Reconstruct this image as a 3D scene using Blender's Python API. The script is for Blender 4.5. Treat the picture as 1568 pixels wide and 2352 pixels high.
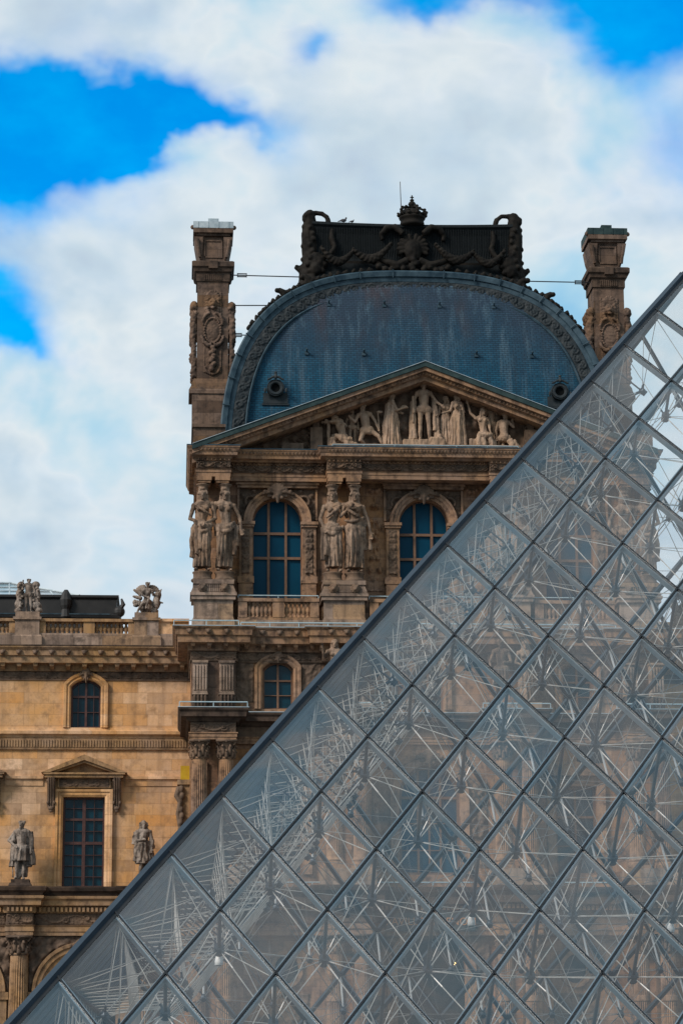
import bpy, bmesh, math, random
import numpy as np
from mathutils import Vector, Matrix, noise
from mathutils.geometry import tessellate_polygon
from math import pi, sin, cos, radians as R, sqrt, hypot, atan2, exp, floor

S = bpy.context.scene
for o in list(bpy.data.objects):
    bpy.data.objects.remove(o)
COL = S.collection
random.seed(7)

# ------------------------------------------------------------------ camera
CAMZ = 1.553
PIT, YAW, ROLL = R(12.545), R(3.650), R(-0.240)
fw = Vector((sin(YAW) * cos(PIT), cos(YAW) * cos(PIT), sin(PIT)))
rt0 = Vector((cos(YAW), -sin(YAW), 0))
up0 = rt0.cross(fw)
rt = (rt0 * cos(ROLL) + up0 * sin(ROLL)).normalized()
up = rt.cross(fw)
cam = bpy.data.cameras.new('camera')
cam.sensor_fit = 'HORIZONTAL'
cam.sensor_width = 36.0
cam.lens = 6500.0 / 1707.0 * 36.0
cam.clip_start = 0.5
cam.clip_end = 6000.0
camo = bpy.data.objects.new('camera', cam)
COL.objects.link(camo)
M = Matrix.Identity(4)
for i in range(3):
    M[i][0], M[i][1], M[i][2] = rt[i], up[i], -fw[i]
M[2][3] = CAMZ
camo.matrix_world = M
S.camera = camo

# ------------------------------------------------------------------ light, sky
S.view_settings.view_transform = 'Standard'
S.view_settings.look = 'None'
S.view_settings.exposure = 0.0
S.view_settings.gamma = 1.0
SUN_EL, SUN_AZ = R(36), R(-58 + 180)     # azimuth measured from +Y towards +X; the sun stands to the left, a little in front
sd = Vector((-0.82 * cos(SUN_EL), -0.57 * cos(SUN_EL), sin(SUN_EL))).normalized()
sl = bpy.data.lights.new('sun', 'SUN')
sl.energy = 3.6
sl.angle = R(17)
sl.color = (1.0, 0.89, 0.79)
so = bpy.data.objects.new('sun', sl)
COL.objects.link(so)
so.rotation_euler = sd.to_track_quat('Z', 'Y').to_euler()
so.location = (-60, 20, 80)

W = bpy.data.worlds.new('World')
S.world = W
W.use_nodes = True
nt = W.node_tree
nt.nodes.clear()


class NT:
    """tiny helper to write node graphs as expressions"""
    def __init__(s, nt):
        s.nt = nt

    def n(s, typ, ins=None, **kw):
        nd = s.nt.nodes.new(typ)
        for k, v in kw.items():
            setattr(nd, k, v)
        for k, v in (ins or {}).items():
            s.put(nd.inputs[k], v)
        return nd

    def put(s, sock, v):
        if isinstance(v, bpy.types.NodeSocket):
            s.nt.links.new(v, sock)
        elif isinstance(v, bpy.types.Node):
            s.nt.links.new(v.outputs[0], sock)
        else:
            if sock.type == 'RGBA' and len(v) == 3:
                v = (*v, 1)
            sock.default_value = v

    def m(s, op, a, b=None, c=None, clamp=False):
        nd = s.nt.nodes.new('ShaderNodeMath')
        nd.operation = op
        nd.use_clamp = clamp
        for i, v in enumerate((a, b, c)):
            if v is not None:
                s.put(nd.inputs[i], v)
        return nd.outputs[0]

    def mix(s, f, a, b, mode='MIX'):
        nd = s.nt.nodes.new('ShaderNodeMix')
        nd.data_type = 'RGBA'
        nd.blend_type = mode
        s.put(nd.inputs[0], f)
        s.put(nd.inputs[6], a)
        s.put(nd.inputs[7], b)
        return nd.outputs[2]

    def ramp(s, f, stops):
        nd = s.nt.nodes.new('ShaderNodeValToRGB')
        cr = nd.color_ramp
        while len(cr.elements) < len(stops):
            cr.elements.new(0.5)
        for e, (p, c) in zip(cr.elements, stops):
            e.position = p
            if not hasattr(c, '__len__'):
                c = (c, c, c)
            e.color = (*c, 1)
        s.put(nd.inputs[0], f)
        return nd.outputs[0]

    def noise(s, vec, scale, detail=4, rough=0.55, dist=0.0):
        nd = s.nt.nodes.new('ShaderNodeTexNoise')
        s.put(nd.inputs['Vector'], vec)
        nd.inputs['Scale'].default_value = scale
        nd.inputs['Detail'].default_value = detail
        nd.inputs['Roughness'].default_value = rough
        nd.inputs['Distortion'].default_value = dist
        return nd.outputs[0]

    def vmul(s, v, k):
        nd = s.nt.nodes.new('ShaderNodeVectorMath')
        nd.operation = 'MULTIPLY'
        s.put(nd.inputs[0], v)
        nd.inputs[1].default_value = k
        return nd.outputs[0]


def build_world():
    g = NT(nt)
    tc = g.n('ShaderNodeTexCoord')
    d = tc.outputs['Generated']
    sx = g.n('ShaderNodeSeparateXYZ', {0: d})
    sky = g.n('ShaderNodeTexSky')
    sky.sky_type = 'NISHITA'
    sky.sun_disc = False
    sky.sun_elevation = SUN_EL
    sky.sun_rotation = atan2(sd.x, sd.y)
    sky.air_density = 1.0
    sky.dust_density = 0.3
    sky.ozone_density = 3.0
    hs = g.n('ShaderNodeHueSaturation', {'Hue': 0.50, 'Saturation': 1.75, 'Value': 2.3, 'Fac': 1.0, 'Color': sky.outputs[0]})
    # azimuth and elevation of the sky direction, in degrees
    az = g.m('MULTIPLY', g.m('ARCTAN2', sx.outputs[0], sx.outputs[1]), 180 / pi)
    el = g.m('MULTIPLY', g.m('ARCSINE', sx.outputs[2]), 180 / pi)
    # turbulent offset of the gaps' outlines
    warp = g.noise(d, 13, 4, 0.5)
    warp2 = g.noise(g.vmul(d, (1.0, 1.0, 1.3)), 21, 4, 0.52)
    fine = g.noise(g.vmul(d, (1, 1, 1.2)), 38, 6, 0.55)
    dx = g.m('MULTIPLY', g.m('SUBTRACT', warp, 0.5), 4.5)
    dy = g.m('MULTIPLY', g.m('SUBTRACT', warp2, 0.5), 3.4)
    az = g.m('ADD', az, dx)
    el = g.m('ADD', el, dy)
    tot = None
    K = 180 / pi / 5970
    for (u, v, ru, rv, s) in SKY_GAPS:
        a0, e0 = 3.65 + (u - 784) * K, 12.55 + (1176 - v) * K
        qa = g.m('DIVIDE', g.m('SUBTRACT', az, a0), ru * K)
        qe = g.m('DIVIDE', g.m('SUBTRACT', el, e0), rv * K)
        q = g.m('ADD', g.m('MULTIPLY', qa, qa), g.m('MULTIPLY', qe, qe))
        w = g.m('MULTIPLY', g.m('POWER', 2.718, g.m('MULTIPLY', q, -1.0)), s)
        tot = w if tot is None else g.m('ADD', tot, w)
    tot = g.m('ADD', tot, g.m('MULTIPLY', g.m('SUBTRACT', fine, 0.5), 0.32))
    gap = g.n('ShaderNodeMapRange', {0: tot, 1: -0.12, 2: 0.98})
    gap.interpolation_type = 'SMOOTHSTEP'
    # cloud body: bright rims, lilac-grey bellies, faint blue where thin
    big = g.noise(g.vmul(d, (1.0, 1.0, 1.5)), 11, 4, 0.55, 0.3)
    mid = g.noise(g.vmul(d, (1.0, 1.0, 1.4)), 24, 5, 0.5, 0.1)
    t = g.m('ADD', g.m('MULTIPLY', big, 0.72), g.m('MULTIPLY', mid, 0.28))
    cl = g.ramp(t, [(0.30, (0.30, 0.60, 0.84)), (0.43, (0.50, 0.74, 0.87)), (0.53, (0.80, 0.87, 0.90)), (0.61, (0.62, 0.74, 0.82)), (0.72, (0.47, 0.57, 0.70))])
    # unseen clouds behind the viewer are dimmed to cut the light on the facade
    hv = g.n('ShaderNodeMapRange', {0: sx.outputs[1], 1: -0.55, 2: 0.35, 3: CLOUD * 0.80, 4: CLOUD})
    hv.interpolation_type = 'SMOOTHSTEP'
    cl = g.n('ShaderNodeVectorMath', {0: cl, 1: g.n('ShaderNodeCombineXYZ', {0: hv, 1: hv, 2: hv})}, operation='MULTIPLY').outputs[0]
    blue = g.n('ShaderNodeVectorMath', {0: hs.outputs[0], 1: g.ramp(g.noise(g.vmul(d, (1, 1, 1.6)), 22, 5, 0.55), [(0.35, (0.6, 0.92, 0.96)), (0.65, (1.6, 1.26, 1.06))])}, operation='MULTIPLY').outputs[0]
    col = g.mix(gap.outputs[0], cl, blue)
    low = g.n('ShaderNodeMapRange', {0: el, 1: 4.0, 2: 15.0})
    low.interpolation_type = 'SMOOTHSTEP'
    col = g.mix(1.0, col, g.mix(low.outputs[0], (0.80, 0.83, 0.90), (1, 1, 1)), 'MULTIPLY')
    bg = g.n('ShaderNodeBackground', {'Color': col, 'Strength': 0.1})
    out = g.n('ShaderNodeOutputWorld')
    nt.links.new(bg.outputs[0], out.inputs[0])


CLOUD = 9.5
# gaps of blue between the clouds: centre, half-widths (in 1/104 degree), strength
SKY_GAPS = [(40, 265, 250, 110, 1.25), (230, 290, 220, 85, 1.1), (400, 318, 170, 42, 1.0), (30, 385, 170, 75, 1.0),
            (1500, 40, 170, 125, 1.5), (1010, -15, 130, 62, 1.0), (1190, 0, 80, 55, .45), (706, 130, 62, 58, 0.62), (1330, 20, 90, 40, .35),
            (15, 740, 110, 75, 1.0), (95, 790, 55, 36, 0.6), (1550, 330, 90, 170, 0.42), (20, 520, 130, 110, 0.36), (150, 480, 150, 60, 0.22), (210, 40, 200, 60, 0.14), (620, 700, 130, 60, 0.12),
            (-500, 400, 300, 180, 0.8), (2300, 300, 400, 200, 0.8)]
build_world()
S.cycles.max_bounces = 8
S.cycles.diffuse_bounces = 3
S.cycles.glossy_bounces = 3
S.cycles.transparent_max_bounces = 40
S.cycles.caustics_reflective = False
S.cycles.caustics_refractive = False
S.cycles.sample_clamp_indirect = 4.0

# ------------------------------------------------------------------ materials
MATS = {}


def new_mat(name):
    m = bpy.data.materials.new(name)
    m.use_nodes = True
    m.node_tree.nodes.clear()
    MATS[name] = m
    return m, NT(m.node_tree)


def finish(m, g, col, rough=0.8, bump=None, bstr=0.3, bdist=0.02, metal=0.0, spec=0.3):
    p = g.n('ShaderNodeBsdfPrincipled', {'Base Color': col, 'Roughness': rough, 'Metallic': metal})
    p.inputs['Specular IOR Level'].default_value = spec
    if bump is not None:
        b = g.n('ShaderNodeBump', {'Strength': bstr, 'Distance': bdist, 'Height': bump})
        g.put(p.inputs['Normal'], b.outputs[0])
    o = g.n('ShaderNodeOutputMaterial')
    g.nt.links.new(p.outputs[0], o.inputs[0])
    return m


def stone(name, base, warm, dark, block=None, grime=0.5, streak=0.4, gs=0.45, bump=0.35):
    m, g = new_mat(name)
    pos = g.n('ShaderNodeNewGeometry').outputs['Position']
    sp = g.n('ShaderNodeSeparateXYZ', {0: pos})
    n1 = g.noise(pos, gs, 6, 0.62)
    n2 = g.noise(pos, 2.6, 6, 0.65)
    n3 = g.noise(pos, 14, 5, 0.7)
    st = g.noise(g.vmul(pos, (2.4, 2.4, 0.16)), 1.0, 5, 0.65)
    col = g.mix(g.ramp(n1, [(0.36, 0), (0.62, 1)]), base, warm)
    hgt = g.m('ADD', g.m('MULTIPLY', n2, 0.5), g.m('MULTIPLY', n3, 0.5))
    if block:
        bw, bh = block
        v = g.n('ShaderNodeCombineXYZ', {0: g.m('ADD', sp.outputs[0], g.m('MULTIPLY', sp.outputs[1], 1.0)), 1: sp.outputs[2]})
        br = g.n('ShaderNodeTexBrick', {'Vector': v, 'Color1': (0.1, 0.1, 0.1), 'Color2': (0.9, 0.9, 0.9), 'Mortar': (0.5, 0.5, 0.5),
                                        'Scale': 1.0, 'Mortar Size': 0.008, 'Mortar Smooth': 0.3, 'Bias': 0.0, 'Brick Width': bw, 'Row Height': bh})
        br.offset = 0.42
        br.squash = 0.75
        br.squash_frequency = 3
        tone = g.ramp(br.outputs[0], [(0.10, (0.62, 0.58, 0.56)), (0.26, (0.95, 0.88, 0.80)), (0.42, (1.04, 0.84, 0.56)), (0.56, (1.05, 1.02, 1.0)), (0.72, (0.98, 0.90, 0.82)), (0.90, (1.30, 1.27, 1.25))])
        col = g.mix(0.95, col, tone, 'MULTIPLY')
        col = g.mix(g.m('MULTIPLY', br.outputs[1], 0.55), col, dark)
        hgt = g.m('SUBTRACT', hgt, g.m('MULTIPLY', br.outputs[1], 0.8))
    col = g.mix(g.m('MULTIPLY', g.ramp(n2, [(0.47, 0), (0.68, 1)]), grime), col, dark)
    col = g.mix(g.m('MULTIPLY', g.ramp(st, [(0.50, 0), (0.70, 1)]), streak), col, dark)
    col = g.mix(g.ramp(n3, [(0.3, 0.25), (0.7, 0)]), col, dark)
    return finish(m, g, col, 0.88, hgt, bump, 0.03, spec=0.2)


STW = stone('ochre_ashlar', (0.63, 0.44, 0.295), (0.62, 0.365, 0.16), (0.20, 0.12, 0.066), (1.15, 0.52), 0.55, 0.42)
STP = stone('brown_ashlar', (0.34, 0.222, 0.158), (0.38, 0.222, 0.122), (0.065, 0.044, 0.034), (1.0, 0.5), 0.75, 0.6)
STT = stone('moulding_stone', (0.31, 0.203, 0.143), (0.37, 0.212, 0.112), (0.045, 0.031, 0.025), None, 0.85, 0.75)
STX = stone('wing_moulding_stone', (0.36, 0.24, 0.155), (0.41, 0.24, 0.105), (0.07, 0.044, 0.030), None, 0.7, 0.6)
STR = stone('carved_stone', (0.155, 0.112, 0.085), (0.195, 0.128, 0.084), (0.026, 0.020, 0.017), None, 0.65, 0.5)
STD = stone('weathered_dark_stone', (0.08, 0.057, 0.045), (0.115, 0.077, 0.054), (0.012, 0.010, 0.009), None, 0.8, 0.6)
STF = stone('figure_stone', (0.32, 0.234, 0.176), (0.28, 0.185, 0.122), (0.026, 0.020, 0.017), None, 0.85, 0.9, 1.1)
STL = stone('pale_relief_stone', (0.42, 0.305, 0.225), (0.38, 0.26, 0.17), (0.07, 0.05, 0.04), None, 0.45, 0.45, 1.2)
STG = stone('grey_statue_stone', (0.36, 0.31, 0.27), (0.25, 0.195, 0.155), (0.018, 0.015, 0.014), None, 1.0, 1.0, 1.6)
STC = stone('chimney_stone', (0.135, 0.102, 0.087), (0.17, 0.117, 0.086), (0.024, 0.019, 0.017), (1.9, 0.6), 0.7, 0.6)
STE = stone('pale_plinth_stone', (0.36, 0.285, 0.24), (0.32, 0.24, 0.185), (0.06, 0.046, 0.038), (1.3, 0.7), 0.75, 0.7)


def slate():
    m, g = new_mat('blue_slate')
    pos = g.n('ShaderNodeNewGeometry').outputs['Position']
    sp = g.n('ShaderNodeSeparateXYZ', {0: pos})
    v = g.n('ShaderNodeCombineXYZ', {0: g.m('ADD', sp.outputs[0], g.m('MULTIPLY', sp.outputs[1], 0.4)), 1: g.m('ADD', sp.outputs[2], g.m('MULTIPLY', sp.outputs[1], 0.55))})
    br = g.n('ShaderNodeTexBrick', {'Vector': v, 'Color1': (0.0, 0.0, 0.0), 'Color2': (1, 1, 1), 'Mortar': (0, 0, 0), 'Scale': 1.0,
                                    'Mortar Size': 0.011, 'Mortar Smooth': 0.2, 'Bias': 0.0, 'Brick Width': 0.27, 'Row Height': 0.115})
    base = g.mix(br.outputs[0], (0.003, 0.052, 0.098), (0.008, 0.078, 0.138))
    hi = g.n('ShaderNodeMapRange', {0: g.m('ADD', sp.outputs[2], g.m('MULTIPLY', g.noise(g.vmul(pos, (0.35, 0.35, 0.12)), 1, 4), 5.0)), 1: 36.8, 2: 41.2}).outputs[0]
    base = g.mix(g.m('MULTIPLY', hi, 0.75), base, (0.030, 0.038, 0.058))
    rust = g.noise(g.vmul(pos, (0.8, 0.8, 0.22)), 1.0, 5, 0.6)
    base = g.mix(g.m('MULTIPLY', g.m('MULTIPLY', g.ramp(rust, [(0.50, 0), (0.66, 1)]), hi), 0.55), base, (0.062, 0.042, 0.042))
    st = g.noise(g.vmul(pos, (2.2, 2.2, 0.13)), 1.0, 5, 0.7)
    base = g.mix(g.m('MULTIPLY', g.ramp(st, [(0.50, 0), (0.66, 1)]), 0.7), base, (0.070, 0.125, 0.170))
    st2 = g.noise(g.vmul(pos, (1.3, 1.3, 0.10)), 1.7, 4, 0.6)
    base = g.mix(g.m('MULTIPLY', g.ramp(st2, [(0.52, 0), (0.70, 1)]), 0.5), base, (0.016, 0.032, 0.05))
    base = g.mix(g.m('MULTIPLY', br.outputs[1], 0.85), base, (0.006, 0.016, 0.026))
    hgt = g.m('SUBTRACT', br.outputs[0], g.m('MULTIPLY', br.outputs[1], 2.0))
    return finish(m, g, base, 0.6, hgt, 0.5, 0.02, spec=0.18)


SLATE = slate()


def plain(name, c1, c2, scale=3.0, rough=0.6, metal=0.0, spec=0.4, bump=0.15, stretch=(1, 1, 1)):
    m, g = new_mat(name)
    pos = g.n('ShaderNodeNewGeometry').outputs['Position']
    n1 = g.noise(g.vmul(pos, stretch), scale, 5, 0.65)
    col = g.mix(g.ramp(n1, [(0.35, 0), (0.68, 1)]), c1, c2)
    return finish(m, g, col, rough, g.noise(pos, scale * 5, 4), bump, 0.01, metal, spec)


LEAD = plain('pale_blue_lead', (0.012, 0.032, 0.050), (0.050, 0.088, 0.114), 1.8, 0.55, 0, 0.2)
LEADP = plain('zinc_sheet', (0.26, 0.33, 0.37), (0.48, 0.55, 0.58), 2.0, 0.45, 0.2)
VERD = plain('green_lead', (0.014, 0.030, 0.034), (0.042, 0.070, 0.070), 1.6, 0.7, 0, 0.12)
CREST = plain('blackened_lead', (0.005, 0.0047, 0.0044), (0.020, 0.0175, 0.0145), 1.6, 0.75, 0, 0.12)
CRESTB = plain('blackened_lead_sheet', (0.003, 0.0055, 0.007), (0.009, 0.013, 0.015), 1.0, 0.7, 0, 0.15, stretch=(9, 9, 0.5))
BAND = plain('carved_lead_band', (0.016, 0.024, 0.030), (0.038, 0.045, 0.049), 2.5, 0.7, 0, 0.15)
BRONZE = plain('dark_weathered_roof', (0.008, 0.010, 0.012), (0.026, 0.026, 0.026), 1.2, 0.65)
PANE_UP = plain('teal_blind_glass', (0.000, 0.040, 0.078), (0.001, 0.047, 0.090), 0.6, 0.4, 0, 0.12, 0.02)
PANE = plain('dark_window_glass', (0.0010, 0.013, 0.022), (0.002, 0.042, 0.066), 0.9, 0.2, 0, 0.3, 0.05)
WOODL = plain('light_brown_window_wood', (0.135, 0.072, 0.042), (0.19, 0.105, 0.062), 6, 0.6)
WOODD = plain('red_brown_window_wood', (0.045, 0.018, 0.016), (0.085, 0.036, 0.028), 6, 0.5)
BLACK = plain('dark_recess', (0.004, 0.005, 0.006), (0.008, 0.010, 0.011), 2, 0.9, 0, 0.1)
IRON = plain('black_iron', (0.010, 0.011, 0.013), (0.02, 0.02, 0.022), 6, 0.5)
RAILP = plain('pale_blue_rail', (0.28, 0.40, 0.45), (0.42, 0.52, 0.56), 5, 0.4)
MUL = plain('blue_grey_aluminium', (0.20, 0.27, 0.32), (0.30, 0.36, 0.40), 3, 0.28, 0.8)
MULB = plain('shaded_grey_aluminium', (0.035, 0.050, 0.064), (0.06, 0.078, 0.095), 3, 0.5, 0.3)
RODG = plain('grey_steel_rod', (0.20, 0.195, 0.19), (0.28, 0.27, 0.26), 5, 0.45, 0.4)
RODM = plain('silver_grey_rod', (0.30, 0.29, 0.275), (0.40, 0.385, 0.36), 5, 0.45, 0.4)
MULD = plain('black_glazing_seal', (0.008, 0.010, 0.013), (0.016, 0.018, 0.022), 4, 0.4)
EDGE = plain('dark_blue_edge_rail', (0.012, 0.024, 0.040), (0.020, 0.036, 0.056), 2.0, 0.5, 0.0, 0.25)
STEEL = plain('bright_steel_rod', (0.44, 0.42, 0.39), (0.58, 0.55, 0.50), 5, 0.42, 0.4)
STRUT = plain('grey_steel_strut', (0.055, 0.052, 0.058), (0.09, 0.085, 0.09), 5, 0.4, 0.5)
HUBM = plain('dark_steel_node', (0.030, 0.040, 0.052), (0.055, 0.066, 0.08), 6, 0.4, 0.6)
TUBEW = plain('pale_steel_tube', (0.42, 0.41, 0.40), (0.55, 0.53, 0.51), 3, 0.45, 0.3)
PAVE = plain('granite_paving', (0.13, 0.125, 0.12), (0.18, 0.17, 0.16), 0.5, 0.8)
SIGNM = plain('dark_green_sign_board', (0.014, 0.026, 0.032), (0.022, 0.036, 0.042), 3, 0.5)
GOLD = plain('orange_brown_letters', (0.40, 0.17, 0.06), (0.46, 0.21, 0.08), 5, 0.5)
WHITE = plain('white_painted_metal', (0.74, 0.74, 0.72), (0.82, 0.81, 0.79), 5, 0.4)
YELLOW = plain('yellow_lichen_stone', (0.42, 0.24, 0.008), (0.52, 0.33, 0.015), 3, 0.8)
BIRDM = plain('grey_feathers', (0.03, 0.03, 0.035), (0.06, 0.06, 0.07), 9, 0.7)


def glass(name, dust, tint, refl=1.0):
    m, g = new_mat(name)
    tr = g.n('ShaderNodeBsdfTransparent', {'Color': tint})
    gl = g.n('ShaderNodeBsdfGlossy', {'Color': (0.96, 0.98, 1.0), 'Roughness': 0.03})
    pos = g.n('ShaderNodeNewGeometry').outputs['Position']
    geo = g.n('ShaderNodeNewGeometry')
    c = g.m('ABSOLUTE', g.n('ShaderNodeVectorMath', {0: geo.outputs['Normal'], 1: geo.outputs['Incoming']}, operation='DOT_PRODUCT').outputs['Value'])
    fr = g.m('ADD', 0.085, g.m('MULTIPLY', g.m('POWER', g.m('SUBTRACT', 1.0, c), 5.0), 0.915))     # both faces of a pane together
    # every pane sits a hair out of true and is differently clean
    rnd = g.n('ShaderNodeObjectInfo').outputs['Random']
    rv = g.n('ShaderNodeTexWhiteNoise', {'Vector': g.n('ShaderNodeCombineXYZ', {0: rnd, 1: 3.1, 2: 7.7})}, noise_dimensions='3D').outputs['Color']
    off = g.n('ShaderNodeVectorMath', {0: g.n('ShaderNodeVectorMath', {0: rv, 1: (0.5, 0.5, 0.5)}, operation='SUBTRACT').outputs[0], 1: (0.16, 0.16, 0.16)}, operation='MULTIPLY').outputs[0]
    wav = g.n('ShaderNodeVectorMath', {0: g.n('ShaderNodeVectorMath', {0: g.n('ShaderNodeTexNoise', {'Vector': pos, 'Scale': 0.7, 'Detail': 1.0}).outputs['Color'], 1: (0.5, 0.5, 0.5)}, operation='SUBTRACT').outputs[0], 1: (0.10, 0.10, 0.10)}, operation='MULTIPLY').outputs[0]
    nn = g.n('ShaderNodeVectorMath', {0: g.n('ShaderNodeVectorMath', {0: geo.outputs['Normal'], 1: off}, operation='ADD').outputs[0], 1: wav}, operation='ADD').outputs[0]
    g.put(gl.inputs['Normal'], g.n('ShaderNodeVectorMath', {0: nn}, operation='NORMALIZE').outputs[0])
    rk = g.m('MULTIPLY', refl, g.m('ADD', 0.78, g.m('MULTIPLY', rnd, 0.44)))
    mx = g.n('ShaderNodeMixShader', {0: g.m('MULTIPLY', fr, rk, clamp=True), 1: tr, 2: gl})
    df = g.n('ShaderNodeBsdfDiffuse', {'Color': (0.62, 0.61, 0.60)})
    dn = g.noise(g.vmul(pos, (0.5, 0.5, 0.25)), 1.0, 5, 0.6)
    mx2 = g.n('ShaderNodeMixShader', {0: g.m('MULTIPLY', g.ramp(dn, [(0.3, 0.5), (0.7, 1.3)]), dust), 1: mx.outputs[0], 2: df.outputs[0]})
    o = g.n('ShaderNodeOutputMaterial')
    g.nt.links.new(mx2.outputs[0], o.inputs[0])
    return m


GLASS = glass('pyramid_glass', 0.010, (0.955, 0.970, 0.978), 1.5)
SKYGL = glass('roof_glass', 0.12, (0.07, 0.34, 0.45), 1.3)

# ------------------------------------------------------------------ mesh helpers
LOC = {}
ZM = None       # optional correction of heights while a storey is being built


class MB:
    def __init__(s):
        s.v, s.f = [], []

    def add(s, vs, fs):
        b = len(s.v)
        s.v.extend([tuple(p) for p in vs])
        s.f.extend([tuple(i + b for i in f) for f in fs])
        return s

    def zmap(s, f):
        s.v = [(p[0], p[1], f(p[2])) for p in s.v]
        return s

    def box(s, x0, x1, y0, y1, z0, z1, tx=0.0, ty=0.0):
        a, b = tx, ty
        return s.add([(x0, y0, z0), (x1, y0, z0), (x1, y1, z0), (x0, y1, z0), (x0 + a, y0 + b, z1), (x1 - a, y0 + b, z1), (x1 - a, y1 - b, z1), (x0 + a, y1 - b, z1)],
                     [(0, 3, 2, 1), (4, 5, 6, 7), (0, 1, 5, 4), (1, 2, 6, 5), (2, 3, 7, 6), (3, 0, 4, 7)])

    def prism(s, pts, y0, y1):
        """polygon in XZ pushed along Y"""
        n = len(pts)
        tri = tessellate_polygon([[Vector((p[0], p[1], 0)) for p in pts]])
        vs = [(p[0], y0, p[1]) for p in pts] + [(p[0], y1, p[1]) for p in pts]
        fs = [tuple(t) for t in tri] + [(t[2] + n, t[1] + n, t[0] + n) for t in tri]
        fs += [(i, (i + 1) % n, (i + 1) % n + n, i + n) for i in range(n)]
        return s.add(vs, fs)

    def tube(s, a, b, r, n=8, r2=None, cap=True):
        a, b = Vector(a), Vector(b)
        d = b - a
        if d.length < 1e-6:
            return s
        q = d.to_track_quat('Z', 'Y')
        r2 = r if r2 is None else r2
        ex, ey = q @ Vector((1, 0, 0)), q @ Vector((0, 1, 0))
        vs = []
        for c, rr in ((a, r), (b, r2)):
            for i in range(n):
                t = 2 * pi * i / n
                vs.append(c + ex * (rr * cos(t)) + ey * (rr * sin(t)))
        fs = [(i, (i + 1) % n, (i + 1) % n + n, i + n) for i in range(n)]
        if cap:
            fs += [tuple(range(n))[::-1], tuple(range(n, 2 * n))]
        return s.add(vs, fs)

    def path(s, pts, r, n=7):
        """tube along a polyline; r number or list"""
        pts = [Vector(p) for p in pts]
        rr = r if hasattr(r, '__len__') else [r] * len(pts)
        vs = []
        ref = None
        for k, p in enumerate(pts):
            d = (pts[min(k + 1, len(pts) - 1)] - pts[max(k - 1, 0)]).normalized()
            if ref is None:
                ref = d.orthogonal().normalized()
            ref = (ref - d * ref.dot(d)).normalized()
            e2 = d.cross(ref)
            for i in range(n):
                t = 2 * pi * i / n
                vs.append(p + ref * (rr[k] * cos(t)) + e2 * (rr[k] * sin(t)))
        m = len(pts)
        fs = [(k * n + i, k * n + (i + 1) % n, (k + 1) * n + (i + 1) % n, (k + 1) * n + i) for k in range(m - 1) for i in range(n)]
        fs += [tuple(range(n))[::-1], tuple(range((m - 1) * n, m * n))]
        return s.add(vs, fs)

    def ball(s, c, r, nu=10, nv=7, rot=None):
        """ellipsoid"""
        rx, ry, rz = r if hasattr(r, '__len__') else (r, r, r)
        c = Vector(c)
        vs = [Vector((0, 0, -rz))]
        for j in range(1, nv):
            p = -pi / 2 + pi * j / nv
            for i in range(nu):
                t = 2 * pi * i / nu
                vs.append(Vector((rx * cos(p) * cos(t), ry * cos(p) * sin(t), rz * sin(p))))
        vs.append(Vector((0, 0, rz)))
        if rot is not None:
            vs = [rot @ v for v in vs]
        vs = [v + c for v in vs]
        fs = [(0, 1 + (i + 1) % nu, 1 + i) for i in range(nu)]
        for j in range(nv - 2):
            b = 1 + j * nu
            fs += [(b + i, b + (i + 1) % nu, b + nu + (i + 1) % nu, b + nu + i) for i in range(nu)]
        b = 1 + (nv - 2) * nu
        fs += [(b + i, b + (i + 1) % nu, len(vs) - 1) for i in range(nu)]
        return s.add(vs, fs)

    def cap(s, a, b, ra, rb, n=9):
        """tapered capsule"""
        s.tube(a, b, ra, n, rb)
        s.ball(a, ra, n, 6)
        s.ball(b, rb, n, 6)
        return s

    def lathe(s, prof, c, n=16, flute=0, fd=0.0, fz=(0, 0), sq=False):
        """prof: (r, z) bottom to top"""
        cx, cy, cz = c
        vs = []
        for (r, z) in prof:
            for i in range(n):
                t = 2 * pi * i / n
                k = 1.0
                if flute and fz[0] <= z <= fz[1]:
                    k = 1 - fd * (0.5 + 0.5 * cos(flute * t))
                vs.append((cx + r * k * cos(t), cy + r * k * sin(t), cz + z))
        m = len(prof)
        fs = [(k * n + i, k * n + (i + 1) % n, (k + 1) * n + (i + 1) % n, (k + 1) * n + i) for k in range(m - 1) for i in range(n)]
        fs += [tuple(range(n))[::-1], tuple(range((m - 1) * n, m * n))]
        return s.add(vs, fs)

    def sweep(s, path, prof):
        """moulding: path in plan (walking it, the outside lies on the right hand), prof: (offset, z) bottom to top, closed at the back"""
        n = len(path)
        nr = []
        for i in range(n - 1):
            d = Vector(path[i + 1]) - Vector(path[i])
            d.normalize()
            nr.append(Vector((d.y, -d.x)))
        mit = []
        for i in range(n):
            if i == 0:
                mit.append(nr[0])
            elif i == n - 1:
                mit.append(nr[-1])
            else:
                a, b = nr[i - 1], nr[i]
                mit.append((a + b) / max(0.2, 1 + a.dot(b)))
        k = len(prof)
        vs = []
        for i in range(n):
            for (o, z) in prof:
                vs.append((path[i][0] + mit[i].x * o, path[i][1] + mit[i].y * o, z))
        fs = []
        for i in range(n - 1):
            for j in range(k):
                j2 = (j + 1) % k
                fs.append((i * k + j, (i + 1) * k + j, (i + 1) * k + j2, i * k + j2))
        fs.append(tuple(range(k)))
        fs.append(tuple(range((n - 1) * k, n * k))[::-1])
        return s.add(vs, fs)

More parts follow.
